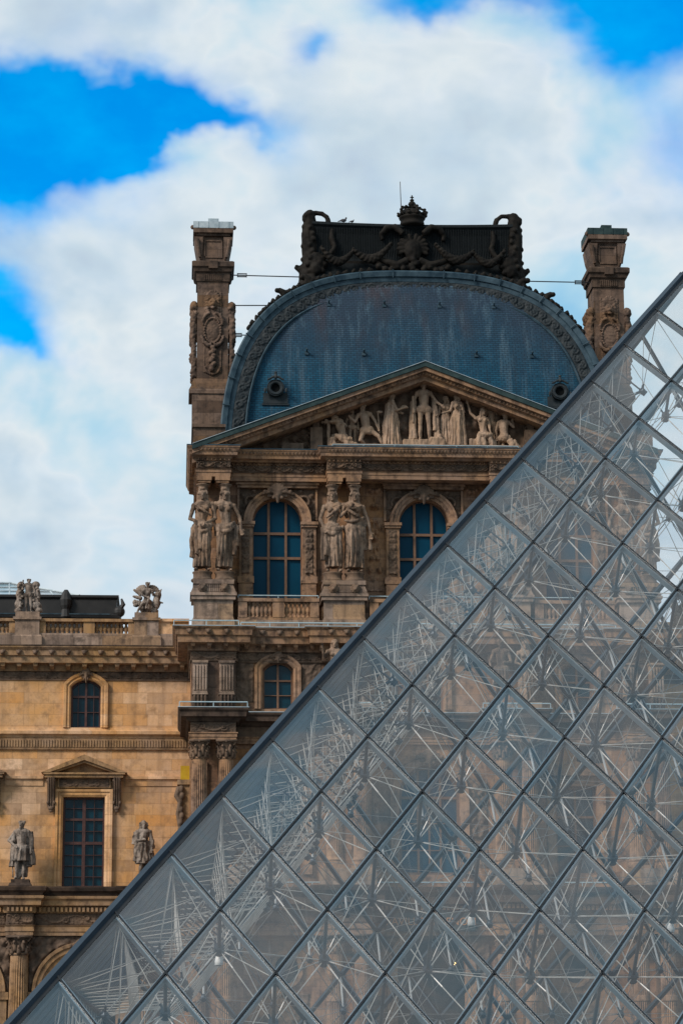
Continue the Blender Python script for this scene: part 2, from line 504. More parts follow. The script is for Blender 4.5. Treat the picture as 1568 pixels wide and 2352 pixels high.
    def ribbon(s, pts, prof, radial):
        """moulding along a path in space: radial = outward unit vectors, prof: (radial offset, forward offset (towards -Y)) closed loop"""
        k = len(prof)
        vs = []
        for p, rd in zip(pts, radial):
            for (o, q) in prof:
                vs.append((p[0] + rd[0] * o, p[1] - q + (rd[1] * o if len(rd) > 2 else 0), p[2] + rd[-1] * o))
        n = len(pts)
        fs = []
        for i in range(n - 1):
            for j in range(k):
                j2 = (j + 1) % k
                fs.append((i * k + j, (i + 1) * k + j, (i + 1) * k + j2, i * k + j2))
        fs.append(tuple(range(k)))
        fs.append(tuple(range((n - 1) * k, n * k))[::-1])
        return s.add(vs, fs)

    def arch(s, cx, cz, y, r, prof, a0=0.0, a1=pi, n=28):
        pts, rad = [], []
        for i in range(n + 1):
            t = a1 + (a0 - a1) * i / n
            pts.append((cx + r * cos(t), y, cz + r * sin(t)))
            rad.append((cos(t), sin(t)))
        return s.ribbon(pts, prof, rad)

    def wall(s, x0, x1, z0, z1, y, holes, depth=0.4):
        """front skin of a wall with holes and their reveals; holes: lists of (x, z)"""
        outer = [(x0, z0), (x1, z0), (x1, z1), (x0, z1)]
        loops = [outer] + holes
        tri = tessellate_polygon([[Vector((p[0], p[1], 0)) for p in l] for l in loops])
        flat = [p for l in loops for p in l]
        s.add([(p[0], y, p[1]) for p in flat], [tuple(t) for t in tri])
        for h in holes:
            n = len(h)
            s.add([(p[0], y, p[1]) for p in h] + [(p[0], y + depth, p[1]) for p in h], [(i, (i + 1) % n, (i + 1) % n + n, i + n) for i in range(n)])
        return s

    def relief(s, x0, x1, z0, z1, y, fn, depth, res=0.035, keep=None):
        """carved panel: fn(u, v) in metres from the panel's lower left corner -> 0..1"""
        nx, nz = max(2, int((x1 - x0) / res)), max(2, int((z1 - z0) / res))
        vs = []
        for j in range(nz + 1):
            for i in range(nx + 1):
                u, v = (x1 - x0) * i / nx, (z1 - z0) * j / nz
                e = 0.0 if i in (0, nx) or j in (0, nz) else fn(u, v)
                vs.append((x0 + u, y - depth * e, z0 + v))
        w = nx + 1
        fs = [(j * w + i, j * w + i + 1, (j + 1) * w + i + 1, (j + 1) * w + i) for j in range(nz) for i in range(nx)]
        if keep:
            fs = [f for f in fs if all(keep(vs[q][0] - x0, vs[q][2] - z0) for q in f)]
        return s.add(vs, fs)

    def mesh(s, name, mat, anchor=(0, 0, 0), smooth=False):
        me = bpy.data.meshes.new(name)
        a = Vector(anchor)
        me.from_pydata([(p[0] - a.x, p[1] - a.y, p[2] - a.z) for p in s.v], [], s.f)
        me.validate()
        bm = bmesh.new()
        bm.from_mesh(me)
        bmesh.ops.recalc_face_normals(bm, faces=bm.faces)
        bm.to_mesh(me)
        bm.free()
        if smooth:
            me.polygons.foreach_set('use_smooth', [True] * len(me.polygons))
        if mat:
            me.materials.append(mat)
        return me

    def build(s, name, mat, parent=None, anchor=None, smooth=False, label=None):
        """anchor: world point used as the object's origin"""
        global ZM
        if ZM:
            s.v = [(p[0], p[1], ZM(p[2])) for p in s.v]
            z_, ZM = ZM, None
            o = s.build(name, mat, parent, anchor, smooth, label)
            ZM = z_
            return o
        if anchor is None:
            anchor = LOC[parent] if parent else (0, 0, 0)
        return put(name, s.mesh(name, mat, anchor, smooth), anchor, parent, label)


def put(name, me, loc, parent=None, label=None, rotz=0.0, scale=None):
    o = bpy.data.objects.new(name, me)
    COL.objects.link(o)
    loc = Vector(loc)
    if ZM and parent:
        loc.z = ZM(loc.z)
    if parent:
        o.parent = parent
        o.location = loc - LOC[parent]
    else:
        o.location = loc
    LOC[o] = loc
    if rotz:
        o.rotation_euler = (0, 0, rotz)
    if scale:
        o.scale = scale if hasattr(scale, '__len__') else (scale,) * 3
    if label:
        o['label'] = label
    return o


def thing(name, label, cat, loc, group=None):
    o = put(name, None, loc)
    o.empty_display_size = 0.5
    return tag(o, label, cat, group)


def tag(o, label, cat, group=None):
    o['label'] = label
    o['category'] = cat
    if group:
        o['group'] = group
    return o


def fuse(mb, vox, smooth=2, fold=None, mat=None, name='carving'):
    """melt overlapping solids into one carved surface; fold(co, no) -> offset along the normal"""
    me = mb.mesh('tmp', None)
    o = bpy.data.objects.new('tmp', me)
    COL.objects.link(o)
    m = o.modifiers.new('r', 'REMESH')
    m.mode = 'VOXEL'
    m.voxel_size = vox
    if smooth:
        k = o.modifiers.new('s', 'SMOOTH')
        k.iterations = smooth
        k.factor = 0.5
    dg = bpy.context.evaluated_depsgraph_get()
    out = bpy.data.meshes.new_from_object(o.evaluated_get(dg))
    bpy.data.objects.remove(o)
    bpy.data.meshes.remove(me)
    out.name = name
    if fold:
        nrm = [v.normal.copy() for v in out.vertices]
        for v, n_ in zip(out.vertices, nrm):
            v.co += n_ * fold(v.co, n_)
    out.polygons.foreach_set('use_smooth', [True] * len(out.polygons))
    out.materials.clear()
    if mat:
        out.materials.append(mat)
    return out


def xform(me, scale=1.0, rotz=0.0):
    me.transform(Matrix.Rotation(rotz, 4, 'Z') @ Matrix.Scale(scale, 4))
    return me


def arch_loop(cx, hw, z0, zs, rise=None, n=20):
    """opening outline: width 2*hw, sill z0, springing zs, rise of the arch (rise == hw: round)"""
    rise = hw if rise is None else rise
    pts = [(cx - hw, z0), (cx + hw, z0)]
    if rise >= hw - 1e-6:
        for i in range(n + 1):
            t = pi * i / n
            pts.append((cx + hw * cos(t), zs + rise * sin(t)))
    else:
        rad = (hw * hw + rise * rise) / (2 * rise)
        a = math.asin(hw / rad)
        for i in range(n + 1):
            t = pi / 2 - a + 2 * a * i / n
            pts.append((cx + rad * cos(t), zs + rise - rad + rad * sin(t)))
    return pts


def rect_loop(x0, x1, z0, z1):
    return [(x0, z0), (x1, z0), (x1, z1), (x0, z1)]


# carved pattern functions
def rinceau(period, h, seed=0):
    def fn(u, v):
        k = u / period
        i = floor(k)
        sg = 1 if i % 2 == 0 else -1
        dx = (k - i - 0.5) * period
        dy = v - h / 2 - sg * 0.06 * h
        r = hypot(dx, dy)
        a = atan2(dy, dx) * sg
        rr = h * 0.34
        sp = rr * (0.45 + 0.55 * ((a + pi) / (2 * pi)))
        e = exp(-((r - sp) / (0.075 * h)) ** 2)
        e = max(e, exp(-(r / (0.13 * h)) ** 2))
        st = h * 0.36 * cos(pi * k)
        e = max(e, 0.8 * exp(-((v - h / 2 - st) / (0.09 * h)) ** 2))
        n = noise.noise(Vector((u * 9 / max(h, .3), v * 9 / max(h, .3), seed)))
        e = max(e * (0.8 + 0.4 * n), 0.55 * max(0, n) * 1.2)
        return max(0, min(1, e))
    return fn


def leaves(period, h):
    def fn(u, v):
        f = (u / period) % 1.0 - 0.5
        w = 0.42 * sqrt(max(0, 1 - (v / h) ** 2))
        e = max(0, 1 - (abs(f) / max(w, 0.01)) ** 2)
        return e * (0.7 + 0.3 * cos(f * 14))
    return fn


def foliage(w, h, seed, scale=3.2, sym=True, mask=None):
    """symmetrical bunch of leaves and flowers"""
    def fn(u, v):
        x = abs(u - w / 2) if sym else u
        p = Vector((x * scale + 0.4 * sin(v * scale), v * scale, seed * 7.3))
        d = noise.voronoi(p)[0]
        e = max(0, 1 - d[0] * 1.5)
        e = 0.75 * e + 0.35 * noise.noise(p * 2.3) + 0.15 * noise.noise(p * 5.1)
        if mask:
            e *= mask(u, v)
        return max(0, min(1, e))
    return fn
# ------------------------------------------------------------------ setting
gp = MB().add([(-3000, -3000, 0), (3000, -3000, 0), (3000, 3000, 0), (-3000, 3000, 0)], [(0, 1, 2, 3)]).build('plaza_ground', PAVE)
gp['kind'] = 'structure'

XC = 11.3


def mx(x):
    return 2 * XC - x


# ------------------------------------------------------------------ shared building pieces
def window_mesh(loop, y, bars_v, bars_h, fw_=0.09, bw=0.07, wood=None, name='window'):
    """wooden frame following the opening + bars; returns MB of the frame"""
    mb = MB()
    n = len(loop)
    cx = sum(p[0] for p in loop) / n
    z0 = min(p[1] for p in loop)
    z1 = max(p[1] for p in loop)
    x0 = min(p[0] for p in loop)
    x1 = max(p[0] for p in loop)
    cz = (z0 + z1) / 2
    kx, kz = 1 - 2 * fw_ / (x1 - x0), 1 - 2 * fw_ / (z1 - z0)
    inn = [((p[0] - (x0 + x1) / 2) * kx + (x0 + x1) / 2, (p[1] - cz) * kz + cz) for p in loop]
    vs = [(p[0], y - 0.06, p[1]) for p in loop] + [(p[0], y - 0.06, p[1]) for p in inn] + [(p[0], y + 0.04, p[1]) for p in inn]
    fs = [(i, (i + 1) % n, (i + 1) % n + n, i + n) for i in range(n)] + [(i + n, (i + 1) % n + n, (i + 1) % n + 2 * n, i + 2 * n) for i in range(n)]
    mb.add(vs, fs)

    def top(x):
        best = z0
        for i in range(n):
            (xa, za), (xb, zb) = inn[i], inn[(i + 1) % n]
            if min(xa, xb) - 1e-6 <= x <= max(xa, xb) + 1e-6 and abs(xb - xa) > 1e-6:
                best = max(best, za + (zb - za) * (x - xa) / (xb - xa))
        return best
    for (x, w) in bars_v:
        mb.box(x - w / 2, x + w / 2, y - 0.075, y + 0.03, z0 + fw_ * 0.5, top(x))
    for (z, w) in bars_h:
        xs = [p[0] for p in inn if p[1] >= z - 0.25] or [x0, x1]
        half = max(abs(x - (x0 + x1) / 2) for x in xs)
        mb.box((x0 + x1) / 2 - half, (x0 + x1) / 2 + half, y - 0.07, y + 0.025, z - w / 2, z + w / 2)
    return mb


def pane_mb(loop, y):
    tri = tessellate_polygon([[Vector((p[0], p[1], 0)) for p in loop]])
    return MB().add([(p[0], y, p[1]) for p in loop], [tuple(t) for t in tri])


def make_window(parent, loop, y, bv, bh, wood, glass_, fw_=0.09):
    cx = (min(p[0] for p in loop) + max(p[0] for p in loop)) / 2
    z0 = min(p[1] for p in loop)
    an = (cx, y, z0)
    f = window_mesh(loop, y, bv, bh, fw_).build('window', wood, parent, an)
    pane_mb(loop, y + 0.045).build('pane', glass_, f, an)
    return f


BAL_PROF = [(0.085, 0), (0.085, 0.05), (0.05, 0.07), (0.055, 0.12), (0.095, 0.22), (0.10, 0.28), (0.075, 0.36), (0.045, 0.46), (0.05, 0.50), (0.09, 0.53), (0.09, 0.58)]


def baluster_mesh(h, k, mat, name):
    pr = [(r * k, z / 0.58 * h) for r, z in BAL_PROF]
    return MB().lathe(pr, (0, 0, 0), 12).mesh(name, mat, (0, 0, 0), True)


BAL_P = baluster_mesh(0.72, 1.15, STT, 'baluster')
BAL_W = baluster_mesh(0.56, 1.2, STX, 'baluster')


def capital_mesh(r, h, mat):
    """corinthian capital: bell, two rows of curled leaves, corner volutes, abacus; origin at its foot"""
    mb = MB()
    mb.lathe([(r * 1.06, -0.05), (r * 1.10, -0.02), (r * 1.0, 0.0), (r * 0.98, h * 0.5), (r * 1.15, h * 0.8), (r * 1.3, h * 0.88)], (0, 0, 0), 16)
    for row, (zb, zt, out, off) in enumerate(((0.0, 0.42, 0.42, 0.0), (0.15, 0.68, 0.5, pi / 8))):
        for i in range(8):
            t = off + pi / 4 * i
            ct, st = cos(t), sin(t)
            pts = []
            for q in range(6):
                f = q / 5
                rr = r * (1.02 + out * f ** 2.2)
                zz = h * (zb + (zt - zb) * min(1, f * 1.25) - (0.10 if q == 5 else 0))
                pts.append((rr * ct, rr * st, zz))
            mb.path(pts, [r * 0.26, r * 0.27, r * 0.25, r * 0.2, r * 0.16, r * 0.1], 6)
    for i in range(4):
        t = pi / 4 + pi / 2 * i
        ct, st = cos(t), sin(t)
        c = Vector((ct * r * 1.42, st * r * 1.42, h * 0.78))
        e = Vector((ct, st, 0))
        pts = [c + e * (r * 0.30 * (1 - q / 14) * cos(q * 0.75)) + Vector((0, 0, r * 0.30 * (1 - q / 14) * sin(q * 0.75))) for q in range(12)]
        mb.path(pts, r * 0.10, 6)
    for i in range(4):
        t = pi / 2 * i
        mb.ball((cos(t) * r * 1.3, sin(t) * r * 1.3, h * 0.9), r * 0.2, 8, 6)
    a = r * 1.42
    mb.box(-a, a, -a, a, h * 0.88, h)
    return mb.mesh('capital', mat, (0, 0, 0), True)


CAP_P = capital_mesh(0.33, 0.80, STR)
CAP_G = capital_mesh(0.34, 0.80, STR)
CAP_W = capital_mesh(0.42, 0.82, STR)


def shaft_mesh(r, h, mat, bands=()):
    pr = [(r * 1.35, 0), (r * 1.35, 0.10), (r * 1.2, 0.14), (r * 1.3, 0.22), (r * 1.12, 0.30), (r * 1.06, 0.34), (r * 1.05, 0.36)]
    z = 0.36
    for k in range(1, 9):
        zz = 0.36 + (h - 0.42) * k / 8
        pr.append((r * (1.05 - 0.13 * (k / 8) ** 1.6), zz))
    pr += [(r * 1.0, h - 0.04), (r * 1.0, h)]
    mb = MB().lathe(pr, (0, 0, 0), 96, 24, 0.13, (0.37, h - 0.08))
    for b in bands:
        mb.lathe([(r * 1.06, b), (r * 1.08, b + 0.03), (r * 1.08, b + 0.22), (r * 1.06, b + 0.25)], (0, 0, 0), 32)
    a = r * 1.42
    mb.box(-a, a, -a, a, -0.16, 0.0)
    return mb.mesh('column', mat, (0, 0, 0))


def column(parent, x, y, z0, z1, shaft, cap):
    """shaft mesh stands at z0, capital ends at z1"""
    c = put('column', shaft, (x, y, z0), parent)
    put('capital', cap, (x, y, z1), c)
    return c


def lion_mesh():
    mb = MB()
    mb.ball((0, -0.05, 0), (0.16, 0.12, 0.17), 10, 8)
    mb.ball((0, -0.16, -0.05), (0.08, 0.09, 0.07))
    for s in (-1, 1):
        mb.ball((s * 0.11, -0.08, 0.12), 0.055)
        mb.ball((s * 0.055, -0.15, 0.04), 0.03)
    for i in range(11):
        t = 2 * pi * i / 11
        mb.ball((0.18 * cos(t), -0.01, 0.18 * sin(t)), (0.06, 0.06, 0.06))
    return fuse(mb, 0.022, 1, None, STR, 'lion_head')


LION = lion_mesh()


def keystone_mesh():
    """shell and scroll cartouche at the crown of an arch"""
    mb = MB()
    mb.ball((0, -0.1, 0.0), (0.22, 0.16, 0.30), 12, 8)
    for k in range(7):
        t = pi * (0.12 + 0.76 * k / 6)
        mb.cap((0.05 * cos(t), -0.18, 0.12), (0.34 * cos(t), -0.12, 0.12 + 0.34 * sin(t)), 0.05, 0.075)
    for s in (-1, 1):
        pts = [(s * (0.28 + 0.16 * cos(q * 0.7) * (1 - q / 13)), -0.12, 0.14 + 0.16 * sin(q * 0.7) * (1 - q / 13)) for q in range(10)]
        mb.path(pts, 0.06, 7)
        mb.cap((s * 0.35, -0.1, 0.1), (s * 0.75, -0.06, -0.02), 0.09, 0.05)
        mb.ball((s * 0.62, -0.09, 0.1), 0.09)
        mb.ball((s * 0.2, -0.16, -0.22), 0.09)
    mb.cap((0, -0.16, -0.1), (0, -0.12, -0.42), 0.13, 0.07)
    mb.box(-0.5, 0.5, -0.04, 0.1, -0.15, 0.3)
    return fuse(mb, 0.03, 1, None, STR, 'keystone')


KEY = keystone_mesh()


def bracket_mesh(h, w, d, mat, drop=True):
    """scrolled console bracket hanging from z=0 down, projecting to -Y"""
    mb = MB()
    prof = []
    for i in range(15):
        f = i / 14
        yy = -d * (1 - f) ** 1.5 - 0.10 * d * sin(f * pi * 2) - 0.05
        prof.append((yy, -h * f))
    n = len(prof)
    vs = []
    for x in (-w / 2, w / 2):
        vs += [(x, y, z) for y, z in prof] + [(x, 0.02, -h), (x, 0.02, 0)]
    m = n + 2
    fs = [tuple(range(m)), tuple(range(m, 2 * m))[::-1]] + [(i, (i + 1) % m, (i + 1) % m + m, i + m) for i in range(m)]
    mb.add(vs, fs)
    for x in (-w * 0.3, 0, w * 0.3):
        mb.path([(x, y - 0.015, z) for y, z in prof], w * 0.10, 6)
    for s in (-1, 1):
        mb.ball((s * w * 0.42, -d * 0.85, -h * 0.10), (w * 0.2, d * 0.22, d * 0.22))
        mb.ball((s * w * 0.42, -d * 0.22, -h * 0.84), (w * 0.2, d * 0.2, d * 0.22))
    if drop:
        mb.ball((0, -0.1, -h - 0.05), (w * 0.4, 0.09, 0.10))
        mb.ball((0, -0.09, -h - 0.17), (w * 0.27, 0.07, 0.08))
    return mb.mesh('bracket', mat)


def surround(mb, loop, y, prof, open_bottom=True):
    """moulded frame around an opening: prof (outward, forward)"""
    pts = loop[1:] + [loop[0]] if open_bottom else loop
    n = len(pts)
    P, Rd = [], []
    cx = sum(p[0] for p in loop) / len(loop)
    for i in range(n):
        a, b = pts[max(i - 1, 0)], pts[min(i + 1, n - 1)]
        d = Vector((b[0] - a[0], b[1] - a[1]))
        p = pts[i]
        d1 = Vector((p[0] - pts[i - 1][0], p[1] - pts[i - 1][1])) if i else None
        d2 = Vector((pts[i + 1][0] - p[0], pts[i + 1][1] - p[1])) if i < n - 1 else None
        ns = [Vector((q.y, -q.x)).normalized() for q in (d1, d2) if q is not None and q.length > 1e-6]
        nn = ns[0] if len(ns) == 1 else (ns[0] + ns[1]) / max(0.4, 1 + ns[0].dot(ns[1]))
        P.append((p[0], y, p[1]))
        Rd.append((nn.x, nn.y))
    mb.ribbon(P, prof, Rd)
    return mb


_MC = {}


def modillion_mesh(h, w, d, mat):
    k = (h, w, d, mat.name)
    if k not in _MC:
        _MC[k] = MB().add([(-w / 2, -d, h), (w / 2, -d, h), (w / 2, 0.05, h), (-w / 2, 0.05, h),
                           (-w * .38, -d * 0.9, h * 0.45), (w * .38, -d * 0.9, h * 0.45), (w * .38, -d * 0.25, 0), (-w * .38, -d * 0.25, 0), (w * .38, 0.05, 0), (-w * .38, 0.05, 0)],
                          [(0, 1, 5, 4), (4, 5, 6, 7), (7, 6, 8, 9), (1, 2, 8, 6, 5), (0, 4, 7, 9, 3)]).mesh('modillion', mat)
    return _MC[k]


def modillions(parent, x0, x1, y, z0, z1, step, w=0.22, d=0.45, mat=None):
    n = max(1, int(round((x1 - x0) / step)))
    for i in range(n):
        put('modillion', modillion_mesh(z1 - z0, w, d, mat or STT), (x0 + (x1 - x0) * (i + 0.5) / n, y, z0), parent)


def mask_mesh():
    mb = MB()
    mb.ball((0, -0.04, 0), (0.12, 0.13, 0.13), 8, 6)
    mb.ball((0, -0.15, -0.03), 0.06, 6, 5)
    for s in (-1, 1):
        mb.ball((s * 0.11, -0.02, 0.08), 0.05, 6, 4)
    return fuse(mb, 0.03, 0, None, STR, 'lion_mask')


MASK = mask_mesh()


def lions_row(parent, x0, x1, y, z, step):
    n = max(1, int(round((x1 - x0) / step)))
    for i in range(n):
        put('lion_mask', MASK, (x0 + (x1 - x0) * (i + 0.5) / n, y, z), parent)


def rail(parent, pts, h, mat=None, step=1.3):
    """thin handrail on small posts along a ledge"""
    mb = MB()
    for a, b in zip(pts[:-1], pts[1:]):
        a, b = Vector(a), Vector(b)
        mb.tube(a + Vector((0, 0, h)), b + Vector((0, 0, h)), 0.028, 6)
        n = max(1, int((b - a).length / step))
        for i in range(n + 1):
            p = a.lerp(b, i / n)
            mb.tube(p, p + Vector((0, 0, h)), 0.02, 5)
    return mb.build('ledge_rail', mat or RAILP, parent)


# ------------------------------------------------------------------ the pavilion
pav = thing('palace_pavilion', 'brown stone palace pavilion under a blue slate dome, with a carved pediment', 'building', (XC, 116, 0))
YM, YU = 116.0, 117.5          # wall planes: lower storeys, top storey
WX = [4.5, XC, mx(4.5)]

# --- lower wall (ground floor, main floor, attic) with all its openings
door = arch_loop(XC, 1.5, 0.01, 6.75, 1.5)
ocul = [[(x + 0.52 * cos(t * pi / 12), 6.75 + 0.62 * sin(t * pi / 12)) for t in range(24)] for x in (4.9, mx(4.9))]
mainw = arch_loop(XC, 1.36, 10.9, 14.40, 1.36)
sidew = [rect_loop(x - 0.92, x + 0.92, 10.9, 14.85) for x in (4.7, mx(4.7))]
atticw = [arch_loop(x, 0.68, 18.30, 20.12, 0.34) for x in WX]
sq = [rect_loop(x - 0.62, x + 0.62, 15.9, 16.75) for x in (4.0, mx(4.0))]
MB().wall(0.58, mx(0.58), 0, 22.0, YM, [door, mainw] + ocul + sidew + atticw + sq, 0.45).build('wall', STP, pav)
for x in (0.58, mx(0.58)):
    side = MB().add([(x, YM, 0), (x, 136, 0), (x, 136, 22), (x, YM, 22)], [(0, 1, 2, 3)])
    side.build('side_wall', STP, pav)
back = MB()
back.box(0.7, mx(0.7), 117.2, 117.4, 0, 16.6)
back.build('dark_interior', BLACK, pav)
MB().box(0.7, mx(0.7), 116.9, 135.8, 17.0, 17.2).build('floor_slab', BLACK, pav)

for L in atticw:
    cx = (L[0][0] + L[1][0]) / 2
    make_window(pav, L, YM + 0.34, [(cx, 0.09)], [(19.62, 0.08), (18.95, 0.035)], WOODL, PANE, 0.08)
make_window(pav, mainw, YM + 0.36, [(XC - 0.5, 0.10), (XC + 0.5, 0.10), (XC, 0.08)], [(14.35, 0.12), (13.2, 0.05), (12.0, 0.05)], WOODL, PANE_UP, 0.12)
for L in sidew:
    cx = (L[0][0] + L[1][0]) / 2
    make_window(pav, L, YM + 0.36, [(cx, 0.10)], [(13.5, 0.10), (12.2, 0.05)], WOODL, PANE, 0.10)
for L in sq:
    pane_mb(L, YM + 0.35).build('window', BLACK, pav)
for L in ocul:
    pane_mb(L, YM + 0.40).build('round_window', PANE, pav)
dr = MB()
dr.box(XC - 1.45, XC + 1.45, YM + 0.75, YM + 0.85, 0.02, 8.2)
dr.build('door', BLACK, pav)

for L in atticw:
    surround(MB(), L, YM, [(0.02, -0.05), (0.02, 0.07), (0.10, 0.13), (0.20, 0.10), (0.26, 0.16), (0.36, 0.16), (0.40, -0.05)]).build('window_surround', STT, pav)
for L in [mainw] + sidew:
    sur = surround(MB(), L, YM, [(0.02, -0.05), (0.02, 0.10), (0.15, 0.14), (0.28, 0.18), (0.40, 0.20), (0.44, -0.05)])
    if L is not mainw:
        x = (L[0][0] + L[1][0]) / 2
        sur.prism([(x - 1.45, 15.3), (x + 1.45, 15.3), (x + 1.45, 15.42), (x, 15.95), (x - 1.45, 15.42)], YM - 0.42, YM)
        sur.box(x - 1.3, x + 1.3, YM - 0.2, YM, 15.02, 15.3)
    sur.build('window_surround', STT, pav)
surround(MB(), door, YM, [(0.02, -0.05), (0.02, 0.10), (0.18, 0.16), (0.36, 0.18), (0.46, 0.22), (0.50, -0.05)]).build('door_surround', STT, pav)
for L in ocul:
    surround(MB(), L + L[:1], YM, [(0.02, -0.05), (0.02, 0.10), (0.2, 0.14), (0.24, -0.05)], False).build('window_surround', STT, pav)
for x in WX:
    put('keystone', KEY, (x, YM - 0.14, 20.62), pav, scale=0.55)
put('keystone', KEY, (XC, YM - 0.16, 8.5), pav, scale=0.9)
put('keystone', KEY, (XC, YM - 0.16, 16.05), pav, scale=0.9)

# carved panels beside the attic windows, the doorway spandrels and the main floor
for x0, x1 in ((2.62, 3.40), (5.58, 6.45)):
    for a, b in ((x0, x1), (mx(x1), mx(x0))):
        f = foliage(b - a, 1.95, a, 2.6, False, lambda u, v: 0.35 + 0.65 * max(0, 1 - abs(v - 0.95) / 1.05) * (0.6 + 0.4 * sin(v * 3 + u * 4)))
        MB().relief(a, b, 18.6, 20.45, YM - 0.02, f, 0.28).build('relief_panel', STR, pav, smooth=True)
for a, b in ((8.7, 9.55), (mx(9.55), mx(8.7))):
    MB().relief(a, b, 11.2, 15.2, YM - 0.02, foliage(b - a, 4.0, 5, 2.6), 0.22, 0.05).build('relief_panel', STR, pav, smooth=True)
    MB().relief(a - 0.2, b, 2.6, 5.6, YM - 0.02, foliage(b - a + .2, 3.0, 9, 2.2), 0.25, 0.05).build('relief_panel', STR, pav, smooth=True)
for a, b in ((3.9, 5.9), (mx(5.9), mx(3.9))):
    MB().relief(a, b, 2.8, 5.7, YM - 0.02, foliage(b - a, 2.9, 3, 1.9), 0.3, 0.05).build('relief_panel', STR, pav, smooth=True)
for a, b in ((XC - 2.6, XC - 1.55), (XC + 1.55, XC + 2.6)):
    MB().relief(a, b, 6.4, 8.15, YM - 0.05, foliage(b - a, 1.7, 2, 3.0, False), 0.16, 0.04).build('relief_panel', STR, pav, smooth=True)

# --- coupled columns on two floors
PAIRS = [(0.98, 2.17), (6.95, 8.15), (mx(8.15), mx(6.95)), (mx(2.17), mx(0.98))]
SH_M = shaft_mesh(0.35, 4.7, STT)
SH_G = shaft_mesh(0.36, 5.3, STT, (1.5, 3.2))
YC = 114.75
for a, b in PAIRS:
    for x in (a, b):
        column(pav, x, YC, 11.2, 15.9, SH_M, CAP_P)
        column(pav, x, YC, 2.1, 7.4, SH_G, CAP_G)
for a, b in PAIRS:
    ped = MB()
    ped.box(a - 0.62, b + 0.62, YC - 0.62, YM, 10.30, 10.98)
    ped.box(a - 0.55, b + 0.55, YC - 0.55, YM, 10.98, 11.05)
    ped.build('pedestal', STE, pav)
    MB().box(a - 0.62, b + 0.62, YC - 0.62, YM, 0.01, 1.94).build('pedestal', STE, pav)
for a, b in PAIRS:
    for x in (a, b):
        MB().box(x - 0.36, x + 0.36, YM - 0.16, YM - 0.002, 11.0, 15.9).build('pilaster', STT, pav)
        MB().box(x - 0.36, x + 0.36, YM - 0.16, YM - 0.002, 2.0, 7.6).build('pilaster', STT, pav)


def broken_path(yf, yr, inset=0.0, x0=0.58):
    """plan line of an entablature that steps forward over each pair of columns"""
    p = [(x0 - inset, 121.0)]
    edges = [(0.58, 2.58), (6.55, 8.57), (mx(8.57), mx(6.55)), (mx(2.58), mx(0.58))]
    for i, (a, b) in enumerate(edges):
        if i:
            p.append((a, yr))
        else:
            a = x0
        p.append((a, yf))
        p.append((b if i < 3 else mx(x0), yf))
        if i < 3:
            p.append((b, yr))
    p.append((mx(x0), 121.0))
    return p


# ground-floor entablature 8.2-10.3
bp = broken_path(114.35, 115.6)
MB().sweep(bp, [(-0.6, 8.2), (0.02, 8.2), (0.02, 8.42), (0.06, 8.42), (0.06, 8.66), (0.12, 8.72), (-0.6, 8.72)]).build('architrave', STT, pav)
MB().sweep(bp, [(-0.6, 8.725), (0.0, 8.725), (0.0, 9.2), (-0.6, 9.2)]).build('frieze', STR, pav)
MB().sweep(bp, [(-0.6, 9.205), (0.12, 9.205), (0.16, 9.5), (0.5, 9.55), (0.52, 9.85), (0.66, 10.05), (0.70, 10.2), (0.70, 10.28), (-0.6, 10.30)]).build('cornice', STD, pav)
dent = MB()
for i in range(110):
    x = 0.7 + i * 0.195
    if x > mx(0.7):
        break
    yy = 114.35 if any(a - .02 <= x <= b + .02 for a, b in ((0.58, 2.58), (6.55, 8.57), (mx(8.57), mx(6.55)), (mx(2.58), mx(.58)))) else 115.6
    dent.box(x - 0.06, x + 0.06, yy - 0.30, yy - 0.17, 9.30, 9.48)
dent.build('dentil_row', STT, pav)
rail(pav, [(2.0, 115.0, 10.32), (20.6, 115.0, 10.32)], 0.16)

ZM = lambda z: z - 0.15 * min(1, max(0, (z - 16.7) / 1.5))
# main-floor entablature 16.7-18.28 (a dark ledge runs back to the wall between the column pairs)
bp = broken_path(114.35, 115.85)
MB().sweep(bp, [(-0.6, 16.70), (0.02, 16.70), (0.02, 16.82), (0.05, 16.82), (0.05, 16.95), (0.09, 17.0), (0.09, 17.05), (-0.6, 17.05)]).build('architrave', STT, pav)
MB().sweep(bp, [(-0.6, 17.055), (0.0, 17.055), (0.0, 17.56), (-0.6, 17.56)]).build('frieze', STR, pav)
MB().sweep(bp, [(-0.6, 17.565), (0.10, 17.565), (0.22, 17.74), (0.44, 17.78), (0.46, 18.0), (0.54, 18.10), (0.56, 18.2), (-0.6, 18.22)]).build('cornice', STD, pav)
MB().sweep(bp, [(-0.5, 18.222), (0.575, 18.205), (0.575, 18.235), (-0.5, 18.255)]).build('lead_flashing', LEADP, pav)
for k, (a, b) in enumerate(((0.58, 2.58), (6.55, 8.57), (mx(8.57), mx(6.55)), (mx(2.58), mx(0.58)))):
    MB().relief(a, b, 17.06, 17.55, 114.33, rinceau(1.0, 0.49, k), 0.14, 0.03).build('frieze_carving', STR, pav, smooth=True)
    rail(pav, [(a - 0.5, 113.95, 18.26), (b + 0.5, 113.95, 18.26)], 0.20)

ZM = lambda z: z - 0.17
